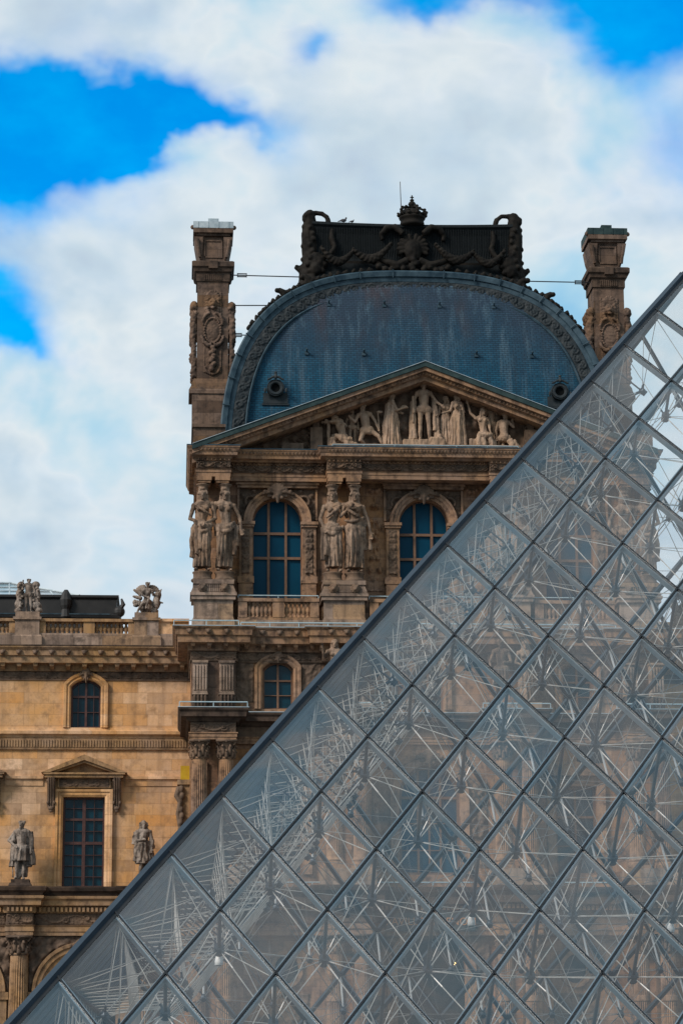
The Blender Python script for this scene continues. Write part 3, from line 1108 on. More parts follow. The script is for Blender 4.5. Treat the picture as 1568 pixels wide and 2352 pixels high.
# attic consoles over the corner column pairs
CONS = MB()
CONS.box(-0.33, 0.33, -0.30, 0.2, 0.62, 1.95)
for i in range(5):
    CONS.box(-0.29 + i * 0.13, -0.23 + i * 0.13, -0.36, -0.30, 0.72, 1.85)
CONS.box(-0.36, 0.36, -0.38, 0.2, 1.95, 2.05)
CONS.prism([(-0.36, 0.50), (0.36, 0.50), (0.33, 0.62), (-0.33, 0.62)], -0.44, 0.2)
cm = CONS.mesh('console', STE)
CF = MB().box(-0.32, 0.32, -0.36, 0.2, 0.0, 0.5)
for i in range(4):
    CF.path([(-0.24 + i * 0.16, -0.36, 0.5), (-0.24 + i * 0.16, -0.42, 0.35), (-0.24 + i * 0.16, -0.40, 0.15), (-0.24 + i * 0.16, -0.34, 0.0)], 0.07, 6)
cfm = CF.mesh('console_foot', STD)
MB().box(0.60, 2.60, 115.6, YM, 18.26, 20.6).build('corner_pilaster', STC, pav)
MB().box(mx(2.60), mx(0.60), 115.6, YM, 18.26, 20.6).build('corner_pilaster', STC, pav)
for x in (0.99, 2.18, mx(2.18), mx(0.99)):
    c = put('console', cm, (x, 115.6, 18.5), pav)
    put('console_foot', cfm, (x, 115.6, 18.5), c)

# mid cornice 20.6-22.08
ep = [(0.58, 124), (0.58, 115.6), (2.6, 115.6), (2.6, 115.95), (6.5, 115.95), (6.5, 115.6), (8.6, 115.6), (8.6, 115.95), (mx(8.6), 115.95), (mx(8.6), 115.6), (mx(6.5), 115.6), (mx(6.5), 115.95),
      (mx(2.6), 115.95), (mx(2.6), 115.6), (mx(0.58), 115.6), (mx(0.58), 124)]
MB().sweep(ep, [(-0.5, 20.56), (0.04, 20.56), (0.08, 20.62), (0.02, 20.64), (0.02, 21.0), (0.10, 21.03), (-0.5, 21.03)]).build('frieze', STR, pav)
for i in range(1, len(ep) - 2):
    if ep[i][1] == ep[i + 1][1]:
        a, b = ep[i][0], ep[i + 1][0]
        MB().relief(a + 0.02, b - 0.02, 20.65, 21.0, ep[i][1] - 0.02, rinceau(0.8, 0.35, i), 0.10, 0.03).build('frieze_carving', STR, pav, smooth=True)
MB().sweep(ep, [(-0.5, 21.035), (0.14, 21.035), (0.16, 21.32), (0.60, 21.34), (0.62, 21.62), (0.70, 21.66), (0.72, 21.90), (0.82, 22.0), (0.83, 22.04), (-0.5, 22.05)]).build('cornice', STT, pav)
MB().sweep(ep, [(-0.5, 22.052), (0.845, 22.042), (0.845, 22.075), (-0.5, 22.09)]).build('lead_flashing', LEADP, pav)
for i in range(1, len(ep) - 2):
    if ep[i][1] == ep[i + 1][1]:
        a, b, y = ep[i][0], ep[i + 1][0], ep[i][1]
        modillions(pav, a - (0.3 if i == 1 else -.1), b + (0.3 if i == len(ep) - 3 else -.1), y - 0.16, 21.10, 21.33, 0.76, 0.22, 0.36)
        lions_row(pav, a - (0.5 if i == 1 else 0), b + (0.5 if i == len(ep) - 3 else 0), y - 0.74, 21.80, 0.76)
rail(pav, [(-0.2, 114.95, 22.09), (2.7, 114.95, 22.09)], 0.22)
rail(pav, [(2.8, 115.3, 22.09), (19.8, 115.3, 22.09)], 0.20)

# balustrade and statue pedestals 22.1-23.75
BY = 115.95
PEDX = [(0.52, 2.62), (6.42, 8.60), (mx(8.60), mx(6.42)), (mx(2.62), mx(0.52))]
MB().box(0.6, mx(0.6), BY + 0.1, YU, 22.10, 22.55).build('balustrade_plinth', STE, pav)
for (a, b) in PEDX:
    bal = MB()
    bal.box(a + 0.06, b - 0.06, BY - 0.12, YU, 22.10, 22.55, 0.05, 0.02)
    bal.box(a + 0.13, b - 0.13, BY - 0.02, YU, 22.552, 22.70, 0.03, 0.03)
    bal.box(a + 0.16, b - 0.16, BY + 0.02, YU, 22.702, 23.45)
    bal.box(a + 0.05, b - 0.05, BY - 0.10, YU, 23.452, 23.62)
    bal.build('balustrade_pedestal', STE, pav)
bays = [(2.70, 6.36), (8.68, mx(8.68)), (mx(6.36), mx(2.70))]
for a, b in bays:
    w = b - a
    bl = MB()
    bl.box(a - .02, b + .02, BY + 0.14, BY + 0.50, 22.552, 22.68)
    bl.box(a - .02, b + .02, BY + 0.08, BY + 0.56, 23.40, 23.56)
    xs = [(a, a + 0.40), (a + w / 2 - 0.27, a + w / 2 + 0.27), (b - 0.40, b)]
    for p, q in xs:
        bl.box(p, q, BY + 0.12, BY + 0.52, 22.682, 23.398)
    o = bl.build('balustrade', STT, pav)
    for (p, q) in ((xs[0][1], xs[1][0]), (xs[1][1], xs[2][0])):
        n = 6 if w < 5 else 9
        for i in range(n):
            put('baluster', BAL_P, (p + (q - p) * (i + 0.5) / n, BY + 0.32, 22.68), o)
    rail(pav, [(a, BY + 0.5, 23.57), (b, BY + 0.5, 23.57)], 0.18)

ZM = None
# --- top storey
upw = [arch_loop(x, 1.14, 23.4, 27.2, 1.14) for x in (4.52, XC, mx(4.52))]
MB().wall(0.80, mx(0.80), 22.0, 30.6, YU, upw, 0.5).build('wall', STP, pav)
for x in (0.80, mx(0.80)):
    s2 = MB().add([(x, YU, 22), (x, 136, 22), (x, 136, 30.6), (x, YU, 30.6)], [(0, 1, 2, 3)])
    s2.build('side_wall', STP, pav)
for L in upw:
    cx = (L[0][0] + L[1][0]) / 2
    make_window(pav, L, YU + 0.30, [(cx - 0.40, 0.115), (cx + 0.40, 0.115)], [(25.58, 0.12), (26.74, 0.12)], WOODL, PANE_UP, 0.05)
for x in (4.52, XC, mx(4.52)):
    su = MB()
    # round archivolt in two fascias on imposts
    su.arch(x, 27.2, YU, 1.14, [(0.02, -0.1), (0.02, 0.22), (0.16, 0.26), (0.17, 0.30), (0.31, 0.33), (0.32, 0.38), (0.42, 0.40), (0.46, -0.1)])
    for s in (-1, 1):
        a, b = sorted((x + s * 1.14, x + s * 1.78))
        su.box(a + 0.02, b, YU - 0.24, YU + 0.01, 24.62, 26.95)          # pilaster under the arch
        su.box(a - 0.04, b + 0.06, YU - 0.34, YU + 0.01, 26.952, 27.06)
        su.box(a - 0.07, b + 0.10, YU - 0.40, YU + 0.01, 27.062, 27.2)
        su.box(a - 0.06, b + 0.06, YU - 0.36, YU + 0.01, 24.30, 24.618)
        su.box(a - 0.0, b + 0.0, YU - 0.32, YU + 0.01, 22.6, 24.298)
        su.box(x + s * 1.80 - 0.05, x + s * 1.80 + 0.05, YU - 0.20, YU + 0.01, 27.3, 28.78)
    su.box(x - 1.86, x + 1.86, YU - 0.34, YU + 0.01, 28.80, 28.93)
    su.box(x - 1.92, x + 1.92, YU - 0.42, YU + 0.01, 28.932, 29.04)
    su.build('window_surround', STT, pav)
for x in (4.52, XC, mx(4.52)):
    put('keystone', KEY, (x, YU - 0.36, 28.50), pav, scale=0.95)

    def span(u, v, x=x):
        px, pz = abs(u - 1.75), v + 27.25
        if hypot(px, pz - 27.2) < 1.62:
            return 0
        p = Vector((px * 2.6, v * 2.6, 3.1))
        sp = hypot(px - 1.25, pz - 28.15)
        a = atan2(pz - 28.15, px - 1.25)
        ring = exp(-((sp - 0.30 * (0.5 + 0.5 * (a + pi) / 2 / pi)) / 0.08) ** 2)
        return min(1, max(ring, 0.9 * max(0, 1 - noise.voronoi(p * 1.3)[0][0] * 1.6)))
    MB().relief(x - 1.75, x + 1.75, 27.25, 28.78, YU - 0.03, span, 0.24, 0.035, lambda u, v: hypot(u - 1.75, v + 0.05) > 1.50).build('spandrel_carving', STR, pav, smooth=True)
    for s in (-1, 1):
        a, b = sorted((x + s * 1.28, x + s * 1.64))
        MB().relief(a, b, 24.75, 26.85, YU - 0.25, foliage(b - a, 2.1, 4, 4.2), 0.13, 0.03).build('pilaster_carving', STR, pav, smooth=True)

# hanging garland panels beside the middle window
for a, b in ((8.62, 9.42), (mx(9.42), mx(8.62))):
    w, h = b - a, 4.9

    def gar(u, v, w=w):
        x = u - w / 2
        ln = noise.voronoi(Vector((abs(x) * 3.6, v * 3.1, 1.7)))[0][0]
        band = max(0, 1 - abs(x) / (0.20 + 0.16 * (0.5 + 0.5 * sin(v * 2.1 + 0.6))))
        top_ = exp(-((v - 4.5) / 0.35) ** 2) * max(0, 1 - abs(x) / 0.4)
        return min(1, max(0, max(band, top_) ** 0.5 * max(0, 1.15 - ln * 2.0)))
    MB().relief(a, b, 24.0, 24.0 + h, YU - 0.02, gar, 0.42, 0.03).build('garland_panel', STP, pav, smooth=True)

ZM = lambda z: z - 0.17
# caryatid plinths with lion masks
for (a, b) in PEDX:
    a2, b2 = a + 0.02, b - 0.02
    pl = MB()
    pl.box(a2 - 0.03, b2 + 0.03, BY - 0.16, YU, 23.63, 23.76)
    pl.prism([(a2, 23.762), (b2, 23.762), (b2 - 0.16, 24.16), (a2 + 0.16, 24.16)], BY - 0.08, YU)
    pl.box(a2 + 0.10, b2 - 0.10, BY - 0.14, YU, 24.162, 24.36)
    for i in range(9):
        xx = (a2 + b2) / 2 - 0.36 + i * 0.09
        pl.box(xx - 0.025, xx + 0.025, BY - 0.115, BY, 23.80, 24.14)
    o = pl.build('caryatid_plinth', STE, pav)
    for s in (-1, 1):
        put('lion_mask', LION, ((a2 + b2) / 2 + s * 0.50, BY - 0.12, 23.98), o, scale=0.95)
        dm = MB().lathe([(0.50, 0), (0.52, 0.03), (0.52, 0.09), (0.45, 0.13), (0.42, 0.20), (0.42, 0.34), (0.46, 0.40), (0.46, 0.44)], (0, 0, 0), 24)
        dm.build('round_base', STR, o, None) if False else put('round_base', dm.mesh('round_base', STR, (0, 0, 0), True), ((a2 + b2) / 2 + s * 0.50, 116.45, 24.362), o)

ZM = lambda z: 29.06 + (z - 29.06) * (0.81 if z > 29.06 else 1)
# top entablature 29.05-30.85
YF, YRc = 116.1, 116.95
blocks = [(0.75, 2.32), (6.76, 8.34), (mx(8.34), mx(6.76)), (mx(2.32), mx(0.75))]
tp = [(0.75, 124)]
for i, (a, b) in enumerate(blocks):
    r = YRc if i != 2 else 116.35
    if i:
        tp.append((a, r))
    tp += [(a, YF), (b, YF)]
    if i < 3:
        tp.append((b, 116.35 if i == 1 else YRc))
tp.append((mx(0.75), 124))
MB().sweep(tp, [(-0.9, 29.06), (0.0, 29.06), (0.0, 29.30), (0.03, 29.30), (0.03, 29.46), (0.08, 29.5), (-0.9, 29.5)]).build('architrave', STT, pav)
for a, b in blocks:
    for s in (-1, 1):
        abk = MB()
        c = (a + b) / 2 + s * 0.42
        abk.box(c - 0.34, c + 0.34, YF - 0.02, YRc + 0.4, 28.88, 29.058)
        abk.box(c - 0.29, c + 0.29, YF + 0.03, YRc + 0.35, 28.78, 28.878)
        abk.build('abacus', STT, pav)
MB().sweep(tp, [(-0.9, 29.502), (0.0, 29.502), (0.0, 30.10), (-0.9, 30.10)]).build('frieze', STR, pav)
for i in range(1, len(tp) - 2):
    if tp[i][1] == tp[i + 1][1]:
        a, b, y = tp[i][0], tp[i + 1][0], tp[i][1]
        MB().relief(a, b, 29.56, 29.93, y - 0.02, rinceau(0.50, 0.37, i), 0.17, 0.022).build('frieze_carving', STR, pav, smooth=True)
        MB().relief(a, b, 29.95, 30.10, y - 0.02, leaves(0.20, 0.15), 0.16, 0.022).build('leaf_moulding', STT, pav, smooth=True)
cp = [(0.75, 124), (0.75, YF), (2.32, YF), (2.32, YRc - 0.15), (6.76, YRc - 0.15), (6.76, YF), (mx(6.76), YF), (mx(6.76), YRc - 0.15), (mx(2.32), YRc - 0.15), (mx(2.32), YF), (mx(0.75), YF), (mx(0.75), 124)]
MB().sweep(cp, [(-0.9, 30.102), (0.05, 30.102), (0.10, 30.2), (0.30, 30.24), (0.31, 30.42), (0.35, 30.46), (0.40, 30.62), (0.43, 30.66), (0.44, 30.74), (-0.9, 30.76)]).build('cornice', STT, pav)
MB().sweep(cp, [(-0.9, 30.762), (0.455, 30.742), (0.455, 30.80), (-0.9, 30.84)]).build('lead_flashing', LEAD, pav)
rail(pav, [(7.0, 116.0, 30.83), (mx(7.0), 116.0, 30.83)], 0.14)
mm = MB()
for i in range(1, len(cp) - 2):
    if cp[i][1] == cp[i + 1][1]:
        a, b, y = cp[i][0], cp[i + 1][0], cp[i][1]
        n = int((b - a) / 0.16)
        for k in range(n):
            x = a + (b - a) * (k + 0.5) / n
            mm.ball((x, y - 0.40, 30.55), (0.05, 0.04, 0.07), 6, 4)
mm.build('egg_moulding', STR, pav)

ZM = None
# pediment
AP, BASE, HX = 34.53, 30.45, 10.75
slope = (AP - BASE) / HX
PD = Vector((1, 0, slope)).normalized()


def rake(mb, o0, o1, y0, y1, ext=0.0):
    """raking band: o0..o1 measured vertically below the top line"""
    for s in (-1, 1):
        a = (XC - s * HX * 1.0, BASE)
        c = (XC, AP)
        pts = [(XC - s * HX, BASE - o0), (XC, AP - o0), (XC, AP - o1), (XC - s * HX, BASE - o1)]
        mb.prism(pts, y0, y1)
    return mb


pm = MB()
rake(pm, 0.22, 0.40, 115.72, 118.6)
rake(pm, 0.40, 0.55, 115.92, 118.6)
rake(pm, 0.55, 0.78, 116.10, 118.6)
for s in (-1, 1):
    for k in range(66):
        x = XC - s * HX * (k + 0.5) / 66
        pm.ball((x, 115.90, AP - slope * HX * (k + 0.5) / 66 - 0.47), (0.05, 0.05, 0.06), 6, 4)
pedi = pm.build('pediment', STT, pav)
rake(MB(), -0.02, 0.218, 115.64, 119.4).build('lead_coping', VERD, pedi)
rake(MB(), -0.045, -0.022, 115.60, 115.75).build('coping_edge', LEADP, pedi)
tym = MB().prism([(XC - HX * 0.93, BASE - 0.05), (XC + HX * 0.93, BASE - 0.05), (XC, AP - 0.5)], 117.3, 118.0).build('tympanum', STR, pav)
bl = MB().box(6.9, mx(6.9), 116.0, 117.5, 30.50, 30.66)
bl.build('figure_ledge', STE, pav)
# low background relief behind the figures
for s in (-1, 1):
    def bgf(u, v, s=s):
        x = u if s > 0 else 5.2 - u
        return max(0, 1 - noise.voronoi(Vector((x * 1.9, v * 1.7, 4.4)))[0][0] * 1.35)
    a = XC - 5.2 if s > 0 else XC
    MB().relief(a, a + 5.2, 30.55, 34.0, 117.27, bgf, 0.34, 0.045, lambda u, v, s=s: v < 2.05 + slope * ((u if s > 0 else 5.2 - u) - 0.2) - 0.02).build('background_carving', STR, tym, smooth=True)
# trophies in the corners of the pediment
for s in (-1, 1):
    cx = XC - s * 6.1

    def troph(u, v, s=s):
        x = u if s > 0 else 2.8 - u
        lim = 0.35 + slope * (x + 0.4)
        if v > lim - 0.15:
            return 0
        p = Vector((x * 2.3, v * 2.3, 6.0))
        pal = 0.0
        q = x - 1.5
        if 0 < v < 1.6 and q > -0.9:
            pal = max(0, 1 - abs((v - 0.25) - 0.8 * q) / 0.7) * (0.5 + 0.5 * cos((q * 0.8 + (v - .25)) * 26))
        return max(pal, max(0, 1 - noise.voronoi(p)[0][0] * 1.5))
    a = XC - s * 6.1 - 1.4
    MB().relief(a, a + 2.8, 30.5, 32.6, 117.28, troph, 0.42, 0.04, lambda u, v, s=s: v < 0.36 + slope * (u if s > 0 else 2.8 - u)).build('trophy_carving', STR, tym, smooth=True)
for s in (-1, 1):
    fg = MB()
    a = XC - s * 5.0
    fg.box(a - 0.28, a + 0.28, 116.7, 117.3, 30.5, 31.6)
    fg.box(a - 0.15, a + 0.15, 116.8, 117.3, 31.6, 32.35)
    fg.box(a - s * 1.1 - 0.5, a - s * 1.1 + 0.5, 116.75, 117.3, 30.5, 30.85)
    fg.build('carved_anvil', STR, tym)

# attic blocks behind the ends of the pediment, roof behind it
for s in (1, -1):
    ab = MB()
    a, b = (0.52, 2.1) if s > 0 else (mx(2.1), mx(0.52))
    ab.box(a + 0.08, b, 117.0, 124.0, 30.45, 31.6)
    ab.box(a, b, 116.9, 124.1, 31.602, 31.75)
    ab.build('attic_block', STC, pav)
MB().box(1.0, mx(1.0), 118.6, 136, 30.3, 31.0).build('roof_terrace', VERD, pav)

# --- the dome: front bay is a bulging slate face inside an elliptical frame, sides run back
DA, DZ0, DH = 9.45, 30.0, 10.5


def dome_pt(t):
    """frame outline, t 0..pi, left to right"""
    c, s = cos(pi - t), sin(pi - t)
    k = 2.7
    x = math.copysign(abs(c) ** (2 / k), c)
    z = abs(s) ** (2 / k)
    return x, z


def dome_y(zr):
    return 119.3 + 2.3 * (1 - sqrt(max(0.0, 1 - (zr * 0.93) ** 2)))


df = MB()
NX, NZ = 64, 40
rows = []
for j in range(NZ + 1):
    zr = j / NZ * 0.985
    hw = (max(0.0, 1 - zr ** 2.7)) ** (1 / 2.7)
    rows.append([(XC + DA * 0.965 * hw * (2 * i / NX - 1), dome_y(zr) + 0.06, DZ0 + DH * 0.975 * zr) for i in range(NX + 1)])
w = NX + 1
df.add([p for r in rows for p in r], [(j * w + i, j * w + i + 1, (j + 1) * w + i + 1, (j + 1) * w + i) for j in range(NZ) for i in range(NX)])
# sides, running back over the building
N = 60
ring = [dome_pt(pi * i / N) for i in range(N + 1)]
vs = [(XC + DA * 0.985 * x, dome_y(z) + 0.1, DZ0 + DH * 0.985 * z) for x, z in ring] + [(XC + DA * 0.985 * x, 135.0, DZ0 + DH * 0.985 * z) for x, z in ring]
df.add(vs, [(i, i + 1, i + 1 + N + 1, i + N + 1) for i in range(N)])
dome = df.build('dome_roof', SLATE, pav, smooth=False)
P, RD = [], []
for i in range(N * 2 + 1):
    x, z = dome_pt(pi * i / N / 2)
    P.append((XC + DA * x, dome_y(z), DZ0 + DH * z))
for i in range(len(P)):
    a, b = Vector(P[max(i - 1, 0)]), Vector(P[min(i + 1, len(P) - 1)])
    d = b - a
    nn = Vector((-d.z, d.x)).normalized()
    RD.append((nn.x, nn.y))
fr = MB().ribbon(P, [(0.0, -0.1), (0.02, 0.22), (-0.05, 0.27), (-0.28, 0.24), (-0.32, 0.17), (-0.52, 0.14), (-0.52, -0.1)], RD)
jt = fr
for i in range(3, len(P) - 3, 5):
    p, r = Vector(P[i]), RD[i]
    a = p + Vector((r[0] * 0.03, -0.35, r[1] * 0.03))
    b = p + Vector((r[0] * -0.36, -0.28, r[1] * -0.36))
    jt.tube(a, b, 0.03, 6)
band = fr.build('dome_frame', LEAD, dome)
# carved band inside the frame
vs, fs = [], []
L = 0.0
NR = 15
acc = [0.0]
for i in range(1, len(P)):
    acc.append(acc[-1] + (Vector(P[i]) - Vector(P[i - 1])).length)
fn = rinceau(0.46, 0.62, 4)
nl = int(acc[-1] / 0.045)
import bisect
for q in range(nl + 1):
    l = acc[-1] * q / nl
    i = min(len(P) - 2, max(0, bisect.bisect_right(acc, l) - 1))
    f = (l - acc[i]) / (acc[i + 1] - acc[i])
    p = Vector(P[i]).lerp(Vector(P[i + 1]), f)
    r = Vector(RD[i]).lerp(Vector(RD[i + 1]), f)
    for j in range(NR + 1):
        v = 0.62 * j / NR
        h = 0.10 * fn(l, v) if 0 < j < NR else 0.0
        vs.append((p.x - r.x * (0.52 + v), p.y - 0.12 - h, p.z - r.y * (0.52 + v)))
fs = [(q * (NR + 1) + j, q * (NR + 1) + j + 1, (q + 1) * (NR + 1) + j + 1, (q + 1) * (NR + 1) + j) for q in range(nl) for j in range(NR)]
MB().add(vs, fs).build('carved_band', BAND, dome, smooth=True)
MB().ribbon(P, [(-1.13, -0.15), (-1.13, 0.16), (-1.18, 0.22), (-1.25, 0.16), (-1.25, -0.15)], RD).build('inner_fillet', LEAD, dome)
# leafy crockets along the shoulders of the frame
for s in (-1, 1):
    ck = MB()
    for k in range(22):
        t = pi * (0.205 + 0.012 * k)
        x, z = dome_pt(t)
        x = x if s < 0 else -x
        c = Vector((XC + DA * 1.005 * x, dome_y(z) - 0.05, DZ0 + DH * 1.008 * z))
        ck.ball(c, (0.16 + 0.04 * sin(k * 2.2), 0.2, 0.13), 8, 6)
        ck.ball(c + Vector((0.05 * sin(k * 5), -0.1, 0.08)), 0.09, 6, 5)
    x, z = dome_pt(pi * 0.40)
    for (t, sz) in ((0.30, 0.30), (0.355, 0.34)):
        x, z = dome_pt(pi * t)
        x = x if s < 0 else -x
        c = Vector((XC + DA * 1.01 * x, dome_y(z) - 0.05, DZ0 + DH * 1.015 * z))
        ck.path([c + Vector((s * -1 * 0.5 * sz, 0, -0.6 * sz)), c + Vector((0, 0, 0.1)), c + Vector((s * 0.5 * sz, 0, 0.6 * sz)), c + Vector((s * 1.0 * sz, 0, 0.5 * sz))], [sz * 0.5, sz * 0.6, sz * 0.5, sz * 0.35], 8)
        ck.ball(c + Vector((s * 0.9 * sz, -0.05, 0.55 * sz)), sz * 0.42)
    me = fuse(ck, 0.04, 1, None, CREST, 'crocket_row')
    put('crocket_row', me, (0, 0, 0), dome)
# round dormers and roof hooks
def face_y(z):
    return dome_y((z - DZ0) / DH / 0.975)


for s in (-1, 1):
    x, zc_ = XC - s * 6.80, 34.16
    y = face_y(zc_)
    oc = MB()
    rp = [(x + 0.31 * cos(2 * pi * i / 28), y - 0.24, zc_ + 0.31 * sin(2 * pi * i / 28)) for i in range(29)]
    rr = [(cos(2 * pi * i / 28), sin(2 * pi * i / 28)) for i in range(29)]
    oc.ribbon(rp, [(-0.10, -0.8), (-0.10, 0.0), (-0.05, 0.06), (0.03, 0.07), (0.05, 0.02), (0.09, 0.04), (0.11, 0.0), (0.11, -0.8)], rr)
    oc.box(x - 0.58, x + 0.58, y - 0.08, y + 0.5, zc_ - 0.72, zc_ - 0.22)
    oc.box(x - 0.64, x + 0.64, y - 0.07, y + 0.5, zc_ - 0.80, zc_ - 0.722)
    oc.cap((x, y - 0.34, zc_ + 0.50), (x, y - 0.3, zc_ + 0.64), 0.10, 0.07)
    oc.ball((x, y - 0.3, zc_ + 0.73), 0.075)
    for q in (-1, 1):
        oc.cap((x + q * 0.10, y - 0.34, zc_ + 0.52), (x + q * 0.36, y - 0.34, zc_ + 0.38), 0.055, 0.045)
        oc.ball((x + q * 0.50, y - 0.3, zc_ - 0.14), (0.06, 0.08, 0.13))
    o = oc.build('round_dormer', BAND, dome, (x, y, 34.1))
    dsk = [(x + 0.24 * cos(2 * pi * i / 24), zc_ + 0.24 * sin(2 * pi * i / 24)) for i in range(24)]
    pane_mb(dsk, y - 0.14).build('opening', BLACK, o, (x, y, 34.1))
for z, xs in ((38.7, (-4.2, -1.52, 1.16, 3.8)), (36.1, (-5.3, -2.56, 2.86, 5.55))):
    for dx in xs:
        y = face_y(z)
        hk = MB()
        hk.box(XC + dx - 0.09, XC + dx + 0.09, y - 0.03, y + 0.1, z - 0.16, z)
        hk.tube((XC + dx, y - 0.02, z), (XC + dx, y - 0.20, z + 0.05), 0.04, 6)
        hk.ball((XC + dx, y - 0.20, z + 0.07), 0.06, 6, 5)
        hk.build('roof_hook', LEAD, dome)

# --- the crest on top of the dome
CY = 121.6
cr = MB()
cz = lambda z: (z - CAMZ) * CY / 127 + CAMZ
X0, X1 = XC - 5.1, XC + 5.1
# curved parapet: wide foot, concave face, rolled top
prof = [(0.55, 39.6), (0.62, 40.25), (0.40, 40.6), (0.26, 40.75), (0.16, 41.35), (0.13, 42.0), (0.16, 42.6), (0.25, 42.9), (0.34, 43.0), (0.30, 43.14), (0.0, 43.2)]
n = len(prof)
NXC = 40
vs, fs = [], []
for i in range(NXC + 1):
    f = i / NXC
    sag = 0.10 * (2 * f - 1) ** 2
    for (o, z) in prof:
        xw = XC + (2 * f - 1) * (4.95 + max(0, (41.2 - z)) * 0.18)
        vs.append((xw, CY - o, z + sag * max(0, (z - 40) / 3)))
    for (o, z) in prof[::-1]:
        xw = XC + (2 * f - 1) * (4.95 + max(0, (41.2 - z)) * 0.18)
        vs.append((xw, CY + o + 2.2, z + sag * max(0, (z - 40) / 3)))
m = 2 * n
for i in range(NXC):
    for j in range(m):
        fs.append((i * m + j, (i + 1) * m + j, (i + 1) * m + (j + 1) % m, i * m + (j + 1) % m))
fs += [tuple(range(m)), tuple(range(NXC * m, (NXC + 1) * m))[::-1]]
cr.add(vs, fs)
crest = cr.build('roof_crest', CRESTB, pav)
MB().box(XC - 4.9, XC + 4.9, CY - 0.20, CY - 0.10, 41.12, 41.24).build('crest_moulding', CREST, crest)
rib = MB()
for i in range(78):
    x = XC - 4.7 + 9.4 * i / 77
    rib.tube((x, CY - 0.15, 41.3), (x, CY - 0.28, 42.93), 0.016, 5)
rib.build('fluting', CRESTB, crest)

# horned beast heads with scrolled necks at both ends
def arch_z(dx):
    return DZ0 + DH * max(0.0, 1 - (abs(dx) / DA) ** 2.7) ** (1 / 2.7)


for s in (-1, 1):
    b = MB()
    ex = XC + s * 5.05
    D = lambda a, z, y=0.0: (ex + s * a, CY + y, z)
    b.path([D(0.10, 40.1), D(0.08, 40.6), D(-0.02, 41.2), D(0.0, 41.9), D(0.05, 42.6), D(-0.02, 43.2), D(0.0, 43.62)], [0.48, 0.45, 0.40, 0.4, 0.38, 0.34, 0.28], 10)
    b.cap(D(0.0, 43.66, -0.05), D(0.26, 43.50, -0.15), 0.25, 0.14)
    b.ball(D(0.26, 43.36, -0.15), (0.13, 0.13, 0.13))
    b.path([D(-0.05, 43.72), D(-0.32, 43.74), D(-0.62, 43.72), D(-0.86, 43.55), D(-0.92, 43.3), D(-0.85, 43.1), D(-0.6, 43.05), D(-0.35, 43.1)], [0.14, 0.12, 0.12, 0.13, 0.14, 0.16, 0.16, 0.16], 9)
    for k in range(9):
        b.ball(D(0.30 + 0.08 * sin(k * 3), 43.0 - 0.34 * k, -0.1), (0.12, 0.14, 0.12))
        b.ball(D(-0.10 + 0.12 * cos(k * 2), 42.9 - 0.3 * k, -0.36), (0.13, 0.12, 0.13))
    # hanging acanthus and a mask
    b.ball(D(-0.35, 41.1, -0.40), (0.42, 0.3, 0.5))
    b.ball(D(-0.25, 40.7, -0.55), (0.3, 0.22, 0.34))
    for k in range(8):
        t = k * pi / 4
        b.ball(D(-0.3 + 0.4 * cos(t), 40.95 + 0.45 * sin(t), -0.5), 0.15)
    b.path([D(0.3, 41.0), D(0.55, 40.75), D(0.66, 40.9), D(0.62, 41.05)], [0.16, 0.15, 0.12, 0.1], 8)
    b.path([D(a_, arch_z(5.05 + a_) + h_, -.3) for a_, h_ in ((-.2, .45), (.15, .36), (.5, .26), (.85, .18), (1.2, .10))], [0.38, 0.32, 0.26, 0.2, 0.15], 8)
    for a_ in (0.4, 0.75, 1.1):
        b.ball(D(a_, arch_z(5.05 + a_) + 0.48 - 0.25 * a_, -.35), 0.13)
    b.path([D(-0.3, 40.2, -.5), D(0.1, 39.9, -.5), D(0.1, 39.5, -.5)], [0.2, 0.22, 0.12], 8)
    b.path([D(-1.1, 42.9, -.15), D(-1.05, 42.4, -.3), D(-1.2, 41.9, -.35), D(-1.0, 41.5, -.4), D(-0.7, 41.3, -.5)], [0.12, 0.14, 0.14, 0.14, 0.1], 7)
    me = fuse(b, 0.045, 1, lambda c, n_: 0.03 * noise.noise(c * 4.5), CREST, 'beast_scroll')
    put('beast_scroll', me, (0, 0, 0), crest)
# garlands
for s in (-1, 1):
    for (xa, za, xb, zb, sagk, r) in ((4.5, 41.75, 2.95, 41.6, 0.62, 0.15), (2.95, 41.65, 1.1, 42.0, 0.60, 0.16)):
        g_ = MB()
        for k in range(26):
            f = k / 25
            x = XC + s * (xa + (xb - xa) * f)
            z = za + (zb - za) * f - sagk * sin(pi * f)
            q = r * (0.7 + 0.5 * sin(pi * f))
            g_.ball((x, CY - 0.62, z), q, 8, 6)
            for e in range(3):
                t = k * 1.3 + e * 2.1
                g_.ball((x, CY - 0.66 + 0.1 * cos(t), z + q * 0.9 * sin(t)), q * 0.5, 6, 5)
        me = fuse(g_, 0.045, 0, None, CREST, 'garland')
        put('garland', me, (0, 0, 0), crest)
